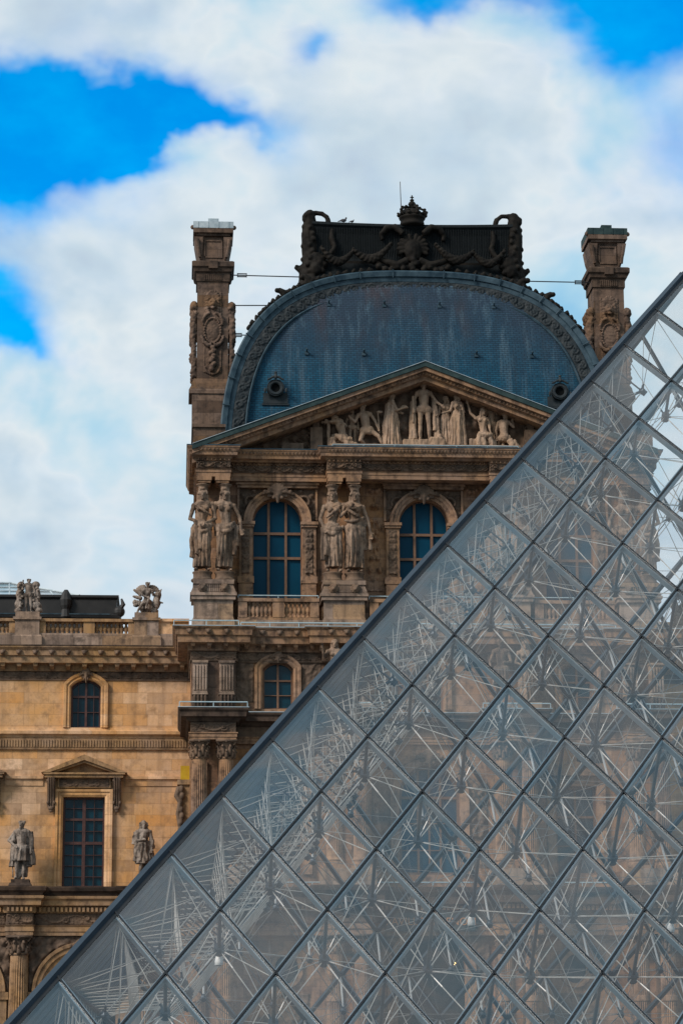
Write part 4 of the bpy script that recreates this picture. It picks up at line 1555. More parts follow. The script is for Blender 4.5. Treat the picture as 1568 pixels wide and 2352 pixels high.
# cartouche with shell, scrolls, and the crown above
ct = MB()
ct.ball((XC, CY - 0.40, 41.7), (0.42, 0.26, 0.62), 14, 10)
for s in (-1, 1):
    for k in range(6):
        t = pi / 2 + s * (0.25 + 0.33 * k)
        ct.cap((XC + 0.3 * cos(t), CY - 0.4, 41.9 + 0.3 * sin(t)), (XC + 0.72 * cos(t), CY - 0.34, 41.85 + 0.75 * sin(t)), 0.08, 0.10)
    ct.path([(XC + s * 0.5, CY - 0.5, 42.6), (XC + s * 0.9, CY - 0.45, 42.95), (XC + s * 1.3, CY - 0.4, 42.9), (XC + s * 1.55, CY - 0.3, 42.6), (XC + s * 1.5, CY - .3, 42.3)], [0.16, 0.18, 0.17, 0.13, 0.1], 8)
    ct.path([(XC + s * 0.3, CY - 0.6, 41.2), (XC + s * 0.8, CY - 0.6, 40.95), (XC + s * 1.3, CY - 0.55, 41.1), (XC + s * 1.75, CY - 0.5, 41.3), (XC + s * 2.0, CY - .45, 41.0)], [0.2, 0.2, 0.17, 0.14, 0.1], 8)
    for k in range(5):
        ct.ball((XC + s * (0.5 + 0.3 * k), CY - 0.62, 40.75 + 0.1 * sin(k * 2)), 0.17)
for k in range(6):
    ct.ball((XC + 0.15 * sin(k * 2), CY - 0.66, 41.2 - 0.16 * k), 0.17)
put('cartouche', fuse(ct, 0.045, 0, lambda c, n_: 0.025 * noise.noise(c * 5), CREST, 'cartouche'), (0, 0, 0), crest)
cw = MB()
CX, CYY = XC, CY - 0.1
cw.lathe([(0.62, 42.9), (0.60, 43.05), (0.56, 43.3), (0.64, 43.36), (0.66, 43.46), (0.60, 43.52), (0.5, 43.55)], (CX, CYY, 0), 24)
for i in range(10):
    t = 2 * pi * i / 10
    c = Vector((CX + 0.64 * cos(t), CYY + 0.64 * sin(t), 43.60))
    cw.ball(c, (0.12, 0.12, 0.12), 8, 6)
    cw.ball(c + Vector((0.05 * cos(t), 0.05 * sin(t), 0.13)), 0.07, 6, 5)
    if i % 2 == 0:
        pts = [(CX + r * cos(t), CYY + r * sin(t), z) for r, z in ((0.6, 43.5), (0.70, 43.78), (0.60, 43.98), (0.34, 44.08), (0.08, 44.12))]
        cw.path(pts, [0.09, 0.08, 0.075, 0.07, 0.06], 6)
        for r, z in ((0.71, 43.8), (0.62, 43.98), (0.38, 44.09)):
            cw.ball((CX + r * cos(t), CYY + r * sin(t), z + 0.03), 0.085, 6, 5)
cw.lathe([(0.54, 43.5), (0.50, 43.75), (0.32, 43.98), (0.12, 44.05)], (CX, CYY, 0), 16)
cw.lathe([(0.16, 44.08), (0.10, 44.16), (0.17, 44.24), (0.20, 44.34), (0.15, 44.46), (0.07, 44.52), (0.10, 44.56), (0.11, 44.62), (0.05, 44.68)], (CX, CYY, 0), 14)
cw.box(CX - 0.03, CX + 0.03, CYY - 0.03, CYY + 0.03, 44.66, 44.92)
cw.box(CX - 0.09, CX + 0.09, CYY - 0.025, CYY + 0.025, 44.76, 44.82)
cw.zmap(lambda z: 43.1 + (z - 42.9) * 0.80)
cw.build('crown_finial', CREST, crest, smooth=True)
MB().tube((XC - 0.42, CY + 0.8, 42.9), (XC - 0.50, CY + 0.8, 45.75), 0.035, 6, 0.018).build('lightning_rod', IRON, pav)

# --- chimneys
def chimney(xc, face):
    global ZM
    ZM = lambda z: z - 0.32 - (43.65 - z) * 0.045 if z > 31.5 else z
    y0, y1 = 122.0, 124.0
    c = MB()
    c.box(xc - 0.98, xc + 0.98, y0 - .1, y1 + .1, 31.0, 35.25)
    c.sweep([(xc - 0.98, y1), (xc - 0.98, y0), (xc + 0.98, y0), (xc + 0.98, y1)], [(-0.3, 35.252), (0.16, 35.252), (0.16, 35.42), (0.06, 35.62), (0.02, 35.8), (-0.10, 36.02), (-0.3, 36.02)])
    c.box(xc - 0.76, xc + 0.76, y0 + 0.12, y1 - .1, 36.0, 40.76)
    o = c.build('chimney', STC, pav, (xc, 123, 31))
    an = (xc, 123, 31)
    t = MB()
    pth = [(xc - 0.76, y1 + 0.02), (xc - 0.76, y0 + 0.12), (xc + 0.76, y0 + 0.12), (xc + 0.76, y1 + 0.02)]
    t.sweep(pth, [(-0.4, 40.762), (0.06, 40.762), (0.06, 41.16), (0.16, 41.22), (0.20, 41.38), (0.28, 41.44), (0.28, 41.66), (0.20, 41.72), (-0.4, 41.76)])
    t.box(xc - 0.22, xc + 0.22, y0 - 0.24, y0, 41.32, 41.68)
    for k in range(9):
        x = xc - 0.4 + k * 0.1
        t.box(x - 0.03, x + 0.03, y0 + 0.02, y0 + 0.08, 40.82, 41.1)
    t.build('chimney_cornice', STD, o, an)
    h = MB()
    h.box(xc - 0.66, xc + 0.66, y0 + 0.22, y1 - .1, 41.762, 43.0)
    for s in (-1, 1):
        h.add([(xc + s * 0.66, y0 + 0.16, 41.85), (xc + s * 0.84, y0 + 0.10, 42.4), (xc + s * 0.94, y0 + 0.06, 42.95), (xc + s * 0.5, y0 + 0.06, 42.95), (xc + s * 0.56, y0 + 0.12, 41.85),
               (xc + s * 0.66, y1, 41.85), (xc + s * 0.84, y1, 42.4), (xc + s * 0.94, y1, 42.95), (xc + s * 0.5, y1, 42.95), (xc + s * 0.56, y1, 41.85)],
              [(0, 1, 2, 3, 4), (9, 8, 7, 6, 5), (0, 5, 6, 1), (1, 6, 7, 2), (2, 7, 8, 3), (4, 3, 8, 9), (0, 4, 9, 5)])
        h.path([(xc + s * 0.66, y0 + 0.08, 41.95), (xc + s * 0.74, y0 + 0.02, 42.4), (xc + s * 0.80, y0, 42.8)], [0.09, 0.07, 0.10], 7)
    surround(h, rect_loop(xc - 0.38, xc + 0.38, 42.02, 42.76) + [(xc - 0.38, 42.02)], y0 + 0.22, [(0, 0), (0, .05), (0.07, 0.05), (0.09, 0)], False)
    h.box(xc - 0.82, xc + 0.82, y0 + 0.05, y1, 43.002, 43.12)
    h.box(xc - 0.98, xc + 0.98, y0 - 0.08, y1 + .1, 43.122, 43.34)
    for s in (-1, 1):
        h.ball((xc + s * 1.02, y0 + 0.05, 43.4), 0.11, 8, 6)
    h.build('chimney_head', STC, o, an)
    z = MB()
    z.box(xc - 0.99, xc + 0.99, y0 - 0.09, y1 + .1, 43.342, 43.66)
    z.box(xc - 0.26, xc + 0.26, y0 + 0.2, y1 - .2, 43.662, 43.9)
    for k in range(4):
        xx = xc - 0.75 + 0.5 * k
        z.box(xx - 0.02, xx + 0.02, y0 - 0.11, y0 - 0.09, 43.345, 43.655)
    z.build('lead_cap', LEADP if face > 0 else VERD, o, an)
    # carved front: lion mask, oval cartouche, fruit drop, beaded frame
    q = MB()
    F = y0 + 0.10
    for k in range(9):
        t_ = pi * k / 8
        q.cap((xc, F, 39.95), (xc + 0.30 * cos(t_), F - 0.02, 39.95 + 0.34 * sin(t_)), 0.05, 0.06)
    q.ball((xc, F - 0.08, 39.65), (0.22, 0.2, 0.26), 12, 8)
    q.ball((xc, F - 0.24, 39.58), (0.11, 0.1, 0.09))
    q.ball((xc, F - 0.22, 39.42), (0.1, 0.08, 0.06))
    for s in (-1, 1):
        q.ball((xc + s * 0.10, F - 0.24, 39.72), 0.045)
        for k in range(5):
            q.ball((xc + s * (0.26 + 0.03 * sin(k * 3)), F - 0.04, 39.85 - 0.14 * k), 0.09)
        q.path([(xc + s * 0.12, F - 0.12, 39.2), (xc + s * 0.36, F - 0.1, 39.1), (xc + s * 0.50, F - 0.08, 38.8), (xc + s * 0.46, F - .06, 38.6)], [0.07, 0.08, 0.08, 0.05], 7)
        q.path([(xc + s * 0.55, F - 0.08, 38.1), (xc + s * 0.42, F - 0.12, 37.75), (xc + s * 0.2, F - 0.14, 37.6), (xc + s * 0.05, F - .14, 37.65)], [0.07, 0.1, 0.1, 0.07], 7)
        for k in range(12):
            q.ball((xc + s * 0.40, F, 37.5 - 0.09 * k), 0.05, 6, 5)
            q.ball((xc + s * 0.40, F, 39.2 + 0.09 * k), 0.045, 6, 5)
    for k in range(28):
        t_ = 2 * pi * k / 28
        q.ball((xc + 0.40 * cos(t_), F - 0.06, 38.35 + 0.60 * sin(t_)), 0.06, 6, 5)
    q.ball((xc, F, 38.35), (0.34, 0.10, 0.54), 14, 10)
    for k in range(9):
        q.ball((xc + 0.08 * sin(k * 2.3), F - 0.10, 37.5 - 0.13 * k), (0.14, 0.13, 0.12))
    for k in range(13):
        t_ = pi + pi * k / 12
        q.ball((xc + 0.36 * cos(t_), F - 0.02, 36.55 + 0.30 * sin(t_)), 0.07)
    q.box(xc - 0.45, xc + 0.45, F - 0.01, F + 0.08, 36.3, 40.2)
    put('chimney_relief', fuse(q.zmap(ZM), 0.028, 0, lambda c_, n_: 0.02 * noise.noise(c_ * 9), STC, 'chimney_relief'), (0, 0, 0), o)
    # consoles of scrolls and heads on both flanks
    for s in (-1, 1):
        q = MB()
        for dy in (0.25, 0.85, 1.45):
            G = lambda a, zz: (xc + s * a, y0 + dy, zz)
            q.ball(G(0.90, 39.55), (0.24, 0.24, 0.26))
            q.ball(G(1.0, 39.5), (0.1, 0.1, 0.1))
            q.path([G(0.80, 39.3), G(0.96, 38.9), G(0.92, 38.5), G(0.98, 38.1), G(0.90, 37.7), G(0.93, 37.2), G(0.88, 36.8), G(0.90, 36.4), G(0.82, 36.1)],
                   [0.2, 0.17, 0.2, 0.16, 0.12, 0.15, 0.12, 0.13, 0.1], 8)
            for k in range(8):
                q.ball(G(0.97 + 0.07 * sin(k * 2.7), 39.3 - 0.42 * k), 0.12)
                q.ball(G(0.90 + 0.07 * cos(k * 1.7), 39.1 - 0.42 * k), 0.12)
        put('flank_carving', fuse(q.zmap(ZM), 0.04, 0, lambda c_, n_: 0.045 * noise.noise(c_ * 8), STC, 'flank_carving'), (0, 0, 0), o)
    ZM = None
    return o


chimney(1.53, 1)
chimney(mx(1.53), -1)
# ------------------------------------------------------------------ the palace wings
BRW = bracket_mesh(1.35, 0.34, 0.42, STR)


def wing(sg, label, n):
    fx = (lambda x: x) if sg < 0 else mx
    bx = lambda mb, a, b, *r: mb.box(min(fx(a), fx(b)), max(fx(a), fx(b)), *r)
    YW, YP = 121.0, 119.9
    xe = -7.06 - 5.56 * n + 2.78
    w = thing('palace_wing', label, 'building', (fx((xe + 0.6) / 2), YW, 0))
    cs = [-4.28 - 5.56 * k for k in range(n)]
    ps = [-1.5 - 5.56 * k for k in range(n + 1)]
    x0, x1 = sorted((fx(xe - 3), fx(0.579)))
    holes, att, big = [], [], []
    for c in cs:
        c = fx(c)
        att.append(arch_loop(c, 0.69, 18.10, 20.02, 0.33))
        big.append(rect_loop(c - 0.96, c + 0.96, 10.7, 14.86))
    MB().wall(x0, x1, 9.0, 22.0, YW, att + big, 0.40).build('wall', STW, w)
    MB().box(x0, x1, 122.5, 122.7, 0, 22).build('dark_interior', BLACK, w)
    for L in att:
        c = (L[0][0] + L[1][0]) / 2
        make_window(w, L, YW + 0.28, [(c, 0.10), (c - 0.36, 0.025), (c + 0.36, 0.025)], [(19.58, 0.10), (18.85, 0.03)], WOODD, PANE, 0.08)
    for L in big:
        c = (L[0][0] + L[1][0]) / 2
        make_window(w, L, YW + 0.28, [(c, 0.15), (c - 0.47, 0.022), (c + 0.47, 0.022)], [(13.84, 0.11), (12.75, 0.13), (14.35, .022), (13.3, .022), (12.2, 0.025), (11.7, 0.025), (11.2, 0.025)], WOODD, PANE, 0.09)
    for L in att:
        su = surround(MB(), L, YW, [(0.0, -0.05), (0.0, 0.05), (0.08, 0.12), (0.16, 0.10), (0.22, 0.16), (0.34, 0.16), (0.38, -0.05)])
        su.build('window_surround', STW, w)
    for L in big:
        su = surround(MB(), L, YW, [(0.0, -0.05), (0.0, 0.06), (0.10, 0.12), (0.22, 0.12), (0.24, 0.17), (0.36, 0.17), (0.38, -0.05)])
        su.build('window_surround', STW, w)
    for L in att:
        put('keystone', KEY, ((L[0][0] + L[1][0]) / 2, YW - 0.15, 20.55), w, scale=(0.42, 0.6, 0.8))
    for c in cs:
        c = fx(c)
        p = MB()
        p.box(c - 1.22, c + 1.22, YW - 0.22, YW, 15.28, 15.72)
        p.box(c - 1.80, c + 1.80, YW - 0.50, YW, 15.722, 15.86)
        p.box(c - 1.88, c + 1.88, YW - 0.58, YW, 15.862, 15.94)
        for s in (-1, 1):
            pts = [(c + s * 1.98, 15.942), (c, 16.78), (c, 16.52), (c + s * 1.62, 15.942)]
            p.prism(pts, YW - 0.60, YW)
            pts = [(c + s * 1.62, 15.943), (c, 16.515), (c, 16.40), (c + s * 1.35, 15.943)]
            p.prism(pts, YW - 0.48, YW)
        p.prism([(c - 1.45, 15.9), (c + 1.45, 15.9), (c, 16.45)], YW - 0.15, YW)
        o = p.build('window_pediment', STX, w, (c, YW, 15.3))
        MB().relief(c - 1.15, c + 1.15, 15.32, 15.68, YW - 0.23, rinceau(0.5, 0.36, 3), 0.08, 0.03).build('frieze_carving', STR, o, (c, YW, 15.3), True)
        for s in (-1, 1):
            put('bracket', BRW, (c + s * 1.52, YW - 0.08, 15.72), o)
    # string courses
    pth = [(x0, YW), (x1, YW)]
    MB().sweep(pth, [(-0.1, 17.62), (0.06, 17.62), (0.10, 17.72), (0.22, 17.78), (0.22, 17.92), (0.08, 18.0), (0.05, 18.10), (-0.1, 18.10)]).build('string_course', STW, w)
    MB().sweep(pth, [(-0.1, 17.06), (0.10, 17.06), (0.12, 17.12), (0.06, 17.14), (0.06, 17.6), (-0.1, 17.6)]).build('string_course', STX, w)
    fl = MB()
    nfl = int((x1 - x0) / 0.13)
    for i in range(nfl):
        x = x0 + (i + 0.5) * 0.13
        fl.box(x - 0.04, x + 0.04, YW - 0.105, YW - 0.06, 17.18, 17.52)
    fl.build('fluted_band', STX, w)
    edges = sorted([x0, x1] + [fx(c) + s * 1.9 for c in cs for s in (-1, 1)])
    for a, b in zip(edges[::2], edges[1::2]):
        sc = MB().sweep([(a, YW), (b, YW)], [(-0.1, 15.38), (0.04, 15.38), (0.06, 15.66), (0.14, 15.70), (0.14, 15.82), (-0.1, 15.86)])
        sc.build('string_course', STW, w)
    # frieze, cornice, parapet
    a, b = x0, x1
    MB().sweep(pth, [(-0.1, 20.32), (0.05, 20.32), (0.05, 20.38), (0.02, 20.4), (0.02, 20.74), (-0.1, 20.74)]).build('frieze', STR, w)
    MB().relief(a, b, 20.40, 20.73, YW - 0.02, rinceau(0.7, 0.33, 8), 0.10, 0.035).build('frieze_carving', STR, w, smooth=True)
    MB().sweep(pth, [(-0.1, 20.742), (0.14, 20.742), (0.16, 21.04), (0.62, 21.06), (0.64, 21.36), (0.72, 21.40), (0.74, 21.62), (0.86, 21.76), (0.87, 21.82), (-0.1, 21.86)]).build('cornice', STX, w)
    MB().sweep(pth, [(-0.1, 21.862), (0.89, 21.83), (0.89, 21.87), (-0.1, 21.90)]).build('lead_flashing', STD, w)
    modillions(w, a, b, YW - 0.16, 20.80, 21.05, 0.76, 0.24, 0.40, STX)
    lions_row(w, a, b, YW - 0.76, 21.52, 0.76)
    yb = YW - 0.45
    MB().box(a, b, yb, yb + 0.8, 21.902, 22.30).box(a, b, yb + 0.06, yb + 0.74, 22.302, 22.50).build('parapet_base', STE, w)
    for p_ in ps:
        c = fx(p_)
        pp = MB()
        pp.box(c - 0.70, c + 0.70, yb - 0.12, yb + 0.9, 21.904, 22.32)
        pp.box(c - 0.70, c + 0.70, yb - 0.12, yb + 0.9, 22.322, 22.42, 0.07, 0.07)
        pp.box(c - 0.57, c + 0.57, yb - 0.03, yb + 0.8, 22.422, 23.12)
        pp.box(c - 0.66, c + 0.66, yb - 0.12, yb + 0.9, 23.122, 23.25)
        pp.box(c - 0.56, c + 0.56, yb - 0.04, yb + 0.8, 23.252, 23.50)
        pp.build('statue_pedestal', STE, w)
    bx(pp := MB(), -0.925, 0.5, yb + 0.1, yb + 0.7, 22.502, 23.08)
    bx(pp, -0.925, 0.5, yb + 0.0, yb + 0.8, 23.082, 23.22)
    pp.build('parapet_block', STW, w)
    for c0, p_ in zip(cs, ps):
        L_, R_ = p_ - 5.56 + 0.58, p_ - 0.58
        bl = MB()
        bx(bl, L_ - 0.0, R_ + 0.0, yb + 0.05, yb + 0.75, 23.06, 23.20)
        piers = [(L_, L_ + 0.28), (c0 + 0.10 - 0.26, c0 + 0.10 + 0.26), (R_ - 0.28, R_)]
        for q0, q1 in piers:
            bx(bl, q0, q1, yb + 0.12, yb + 0.68, 22.502, 23.058)
        o = bl.build('balustrade', STX, w, (fx(c0), yb, 22.5))
        for (q0, q1) in ((piers[0][1], piers[1][0]), (piers[1][1], piers[2][0])):
            for i in range(8):
                put('baluster', BAL_W, (fx(q0 + (q1 - q0) * (i + 0.5) / 8), yb + 0.4, 22.50), o)
    # arcade below with engaged columns, crowned by a ledge for statues
    ah = [arch_loop(fx(c), 1.60, 0.5, 5.95, 1.60) for c in cs]
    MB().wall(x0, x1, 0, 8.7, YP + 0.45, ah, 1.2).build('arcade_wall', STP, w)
    for c in cs:
        ar = MB()
        ar.arch(fx(c), 5.95, YP + 0.45, 1.60, [(0.0, -0.1), (0.0, 0.08), (0.20, 0.12), (0.22, 0.17), (0.42, 0.18), (0.44, 0.24), (0.58, 0.26), (0.62, -0.1)])
        for s in (-1, 1):
            ar.box(fx(c) + s * 1.95 - 0.38, fx(c) + s * 1.95 + 0.38, YP + 0.2, YP + 0.448, 5.6, 5.93)
            ar.box(fx(c) + s * 1.95 - 0.30, fx(c) + s * 1.95 + 0.30, YP + 0.28, YP + 0.448, 0.2, 5.598)
        ar.build('arch_moulding', STX, w)
    for c in cs:
        put('keystone', KEY, (fx(c), YP + 0.28, 7.95), w, scale=0.7)

        def spd(u, v, c=c):
            px, pz = abs(u - 2.35), v + 5.95
            if hypot(px, pz - 5.95) < 2.25:
                return 0
            return max(0, 1 - noise.voronoi(Vector((px * 2.4, v * 2.4, 2.2)))[0][0] * 1.4)
        MB().relief(fx(c) - 2.35, fx(c) + 2.35, 5.95, 8.45, YP + 0.43, spd, 0.26, 0.04, lambda u, v: hypot(u - 2.35, v) > 2.10).build('spandrel_carving', STR, w, smooth=True)
    SW = SHW
    for p_ in ps:
        column(w, fx(p_), YP + 0.28, 1.2, 7.62, SW, CAP_W)
    pe = [(x0, YP + 0.28)]
    lo = sorted(fx(p_) for p_ in ps)
    for c in lo:
        if c - 0.62 < x0 or c + 0.62 > x1:
            continue
        pe += [(c - 0.62, YP + 0.28), (c - 0.62, YP - 0.12), (c + 0.62, YP - 0.12), (c + 0.62, YP + 0.28)]
    pe.append((x1, YP + 0.28))
    MB().sweep(pe, [(-1.2, 8.46), (0.0, 8.46), (0.0, 8.64), (0.04, 8.64), (0.04, 8.84), (0.10, 8.92), (-1.2, 8.92)]).build('architrave', STX, w)
    MB().sweep(pe, [(-1.2, 8.922), (0.0, 8.922), (0.0, 9.46), (-1.2, 9.46)]).build('frieze', STR, w)
    for i in range(len(pe) - 1):
        if pe[i][1] == pe[i + 1][1]:
            MB().relief(pe[i][0] + .03, pe[i + 1][0] - .03, 8.98, 9.44, pe[i][1] - 0.02, rinceau(0.95, 0.46, i), 0.12, 0.035).build('frieze_carving', STR, w, smooth=True)
    MB().sweep(pe, [(-1.2, 9.462), (0.10, 9.462), (0.12, 9.74), (0.34, 9.80), (0.36, 10.02), (0.46, 10.10), (0.48, 10.22), (-1.2, 10.24)]).build('cornice', STX, w)
    dn = MB()
    for i in range(len(pe) - 1):
        if pe[i][1] == pe[i + 1][1]:
            k = int((pe[i + 1][0] - pe[i][0]) / 0.19)
            for q in range(k):
                x = pe[i][0] + (q + 0.5) * (pe[i + 1][0] - pe[i][0]) / k
                dn.box(x - 0.055, x + 0.055, pe[i][1] - 0.26, pe[i][1] - 0.125, 9.52, 9.72)
    dn.build('dentil_row', STX, w)
    MB().sweep(pe, [(-1.2, 10.242), (0.40, 10.242), (0.44, 10.36), (0.56, 10.44), (0.60, 10.58), (0.60, 10.64), (-1.2, 10.66)]).build('ledge', BRONZST, w)
    for p_ in ps:
        c = fx(p_)
        sp_ = MB()
        sp_.box(c - 0.52, c + 0.52, YP - 0.55, YP + 0.5, 10.662, 10.80, 0.05, 0.05)
        sp_.box(c - 0.42, c + 0.42, YP - 0.42, YP + 0.45, 10.802, 10.96)
        sp_.build('statue_base', STD, w)
    return w


BRONZST = stone('blackened_ledge_stone', (0.045, 0.034, 0.028), (0.10, 0.065, 0.045), (0.010, 0.008, 0.008), None, 0.8, 0.5, 0.7)
SHW = shaft_mesh(0.44, 6.45, STX)
wing(-1, 'ochre stone palace wing with a balustrade and a pedimented tall window', 2)
wing(1, 'far palace wing seen only through the glass pyramid', 1)

# corner trim where the wing meets the pavilion
k_ = thing('corner_pier', 'carved stone pier topped by yellow lichen beside the paired fluted columns', 'pier', (0.30, 116.4, 10.3))
MB().box(0.12, 0.56, 116.2, 116.9, 10.3, 14.9).box(0.02, 0.575, 116.1, 116.95, 14.902, 15.12).build('shaft', STX, k_)
MB().box(0.16, 0.56, 116.2, 116.9, 15.122, 15.75).build('lichen_block', YELLOW, k_)
q = MB()
for kk in range(9):
    q.ball((0.20 + 0.04 * sin(kk * 2), 116.15, 14.7 - 0.3 * kk), (0.13, 0.14, 0.17))
q.path([(0.1, 116.15, 14.8), (0.0, 116.15, 14.4), (0.15, 116.1, 14.1), (0.05, 116.15, 13.6), (0.15, 116.15, 12.8)], [.12, .14, .12, .1, .06], 7)
put('scroll', fuse(q, 0.04, 0, None, STR, 'scroll'), (0, 0, 0), k_)

# roof of the range behind the left wing
rf = thing('glazed_roof', 'dark hipped roof with a low glass skylight behind the wing balustrade', 'roof', (-12, 140, 22))
r_ = MB()
r_.add([(-40, 133.5, 23.5), (-2.45, 133.5, 23.5), (-3.35, 134.9, 25.75), (-40, 134.9, 25.75), (-2.45, 146, 23.5), (-3.35, 145, 25.75), (-40, 145, 25.75), (-40, 146, 23.5)],
       [(0, 1, 2, 3), (1, 4, 5, 2), (4, 7, 6, 5), (2, 5, 6, 3)])
r_.build('roof_slope', BRONZE, rf)
pb = MB()
pb.sweep([(-40, 134.8), (-3.3, 134.8), (-3.3, 145)], [(-0.4, 25.76), (0.22, 25.76), (0.26, 25.9), (0.05, 26.0), (0.05, 26.75), (0.16, 26.86), (0.16, 26.98), (-0.4, 27.0)])
pb.build('roof_parapet', BRONZE, rf)
MB().box(-40, -3.6, 134.52, 134.53, 25.92, 25.97).build('gutter_line', LEAD, rf)
MB().box(-40, -3.1, 133.3, 133.6, 22.0, 23.5).build('wall', STD, rf)
g1 = [(-40, 135.0, 27.0), (-5.2, 135.0, 27.0), (-9.0, 138.5, 28.3), (-40, 138.5, 28.3)]
MB().add(g1 + [(-5.2, 143, 27.0)], [(0, 1, 2, 3), (1, 4, 2)]).build('glass_slope', SKYGL, rf)
br_ = MB()
for i in range(22):
    x = -5.4 - i * 1.15
    t_ = min(1, max(0.05, (-5.2 - x) / 3.8))
    br_.tube((x, 135.0, 27.0), (x - 0.25, 135 + 3.5 * t_, 27 + 1.3 * t_), 0.05, 5)
br_.tube((-5.2, 135.0, 27.02), (-9.0, 138.5, 28.32), 0.06, 6)
br_.tube((-40, 138.5, 28.32), (-9.0, 138.5, 28.32), 0.07, 6)
for f in (0.33, 0.66):
    br_.tube((-40, 135 + 3.5 * f, 27.02 + 1.3 * f), (-5.2 - 3.8 * f, 135 + 3.5 * f, 27.02 + 1.3 * f), 0.035, 5)
br_.build('glazing_bars', LEADP, rf)
MB().lathe([(0.2, 0), (0.30, 0.1), (0.22, 0.5), (0.30, 0.7), (0.34, 1.0), (0.22, 1.35), (0.1, 1.55)], (-5.9, 134.7, 25.7), 10).build('roof_vent', BRONZE, rf)
dm = [(-6.9 + 0.75 * cos(pi * i / 14), 24.2 + 1.1 * sin(pi * i / 14)) for i in range(15)]
MB().prism(dm, 133.0, 134.6).build('dormer', BRONZE, rf)
MB().ball((-3.1, 134.7, 26.1), (0.3, 0.25, 0.3)).path([(-3.1, 134.7, 26.2), (-2.9, 134.7, 26.5), (-3.0, 134.7, 26.8)], [0.15, 0.13, 0.05], 6).build('corner_ornament', BRONZE, rf)

# ------------------------------------------------------------------ stone figures
BASEJ = dict(pel=(0, 0, .96), wai=(0, 0, 1.10), che=(0, 0.0, 1.32), nec=(0, 0, 1.49), hea=(0, -.015, 1.645),
             shL=(-.19, 0, 1.43), shR=(.19, 0, 1.43), elL=(-.25, .02, 1.15), elR=(.25, .02, 1.15), haL=(-.26, -.06, .90), haR=(.26, -.06, .90),
             hiL=(-.10, 0, .93), hiR=(.10, 0, .93), knL=(-.11, -.03, .50), knR=(.11, -.03, .50), anL=(-.11, .02, .08), anR=(.11, .02, .08))


def hand(mb, el, ha, k=1.0, curl=0.5):
    e, h = Vector(el), Vector(ha)
    d = (h - e).normalized()
    side = d.cross(Vector((0, 1, 0.2)))
    side = side.normalized() if side.length > 1e-3 else Vector((1, 0, 0))
    pal = d.cross(side).normalized()
    c = h + d * 0.05 * k
    mb.cap(h, c + d * 0.02 * k, 0.030 * k, 0.036 * k, 8)
    for i in range(4):
        o = side * (0.020 * (i - 1.5) * k)
        ln = (0.075, 0.085, 0.08, 0.06)[i] * k
        a = c + o + d * 0.02 * k
        m_ = a + d * ln * 0.55 + pal * curl * 0.01 * k
        mb.cap(a, m_, 0.0125 * k, 0.0115 * k, 6)
        mb.cap(m_, m_ + (d * (1 - curl) + pal * curl).normalized() * ln * 0.5, 0.0115 * k, 0.010 * k, 6)
    t = h + side * 0.028 * k
    mb.cap(t, t + (d * 0.7 + side * 0.7) * 0.06 * k, 0.014 * k, 0.011 * k, 6)


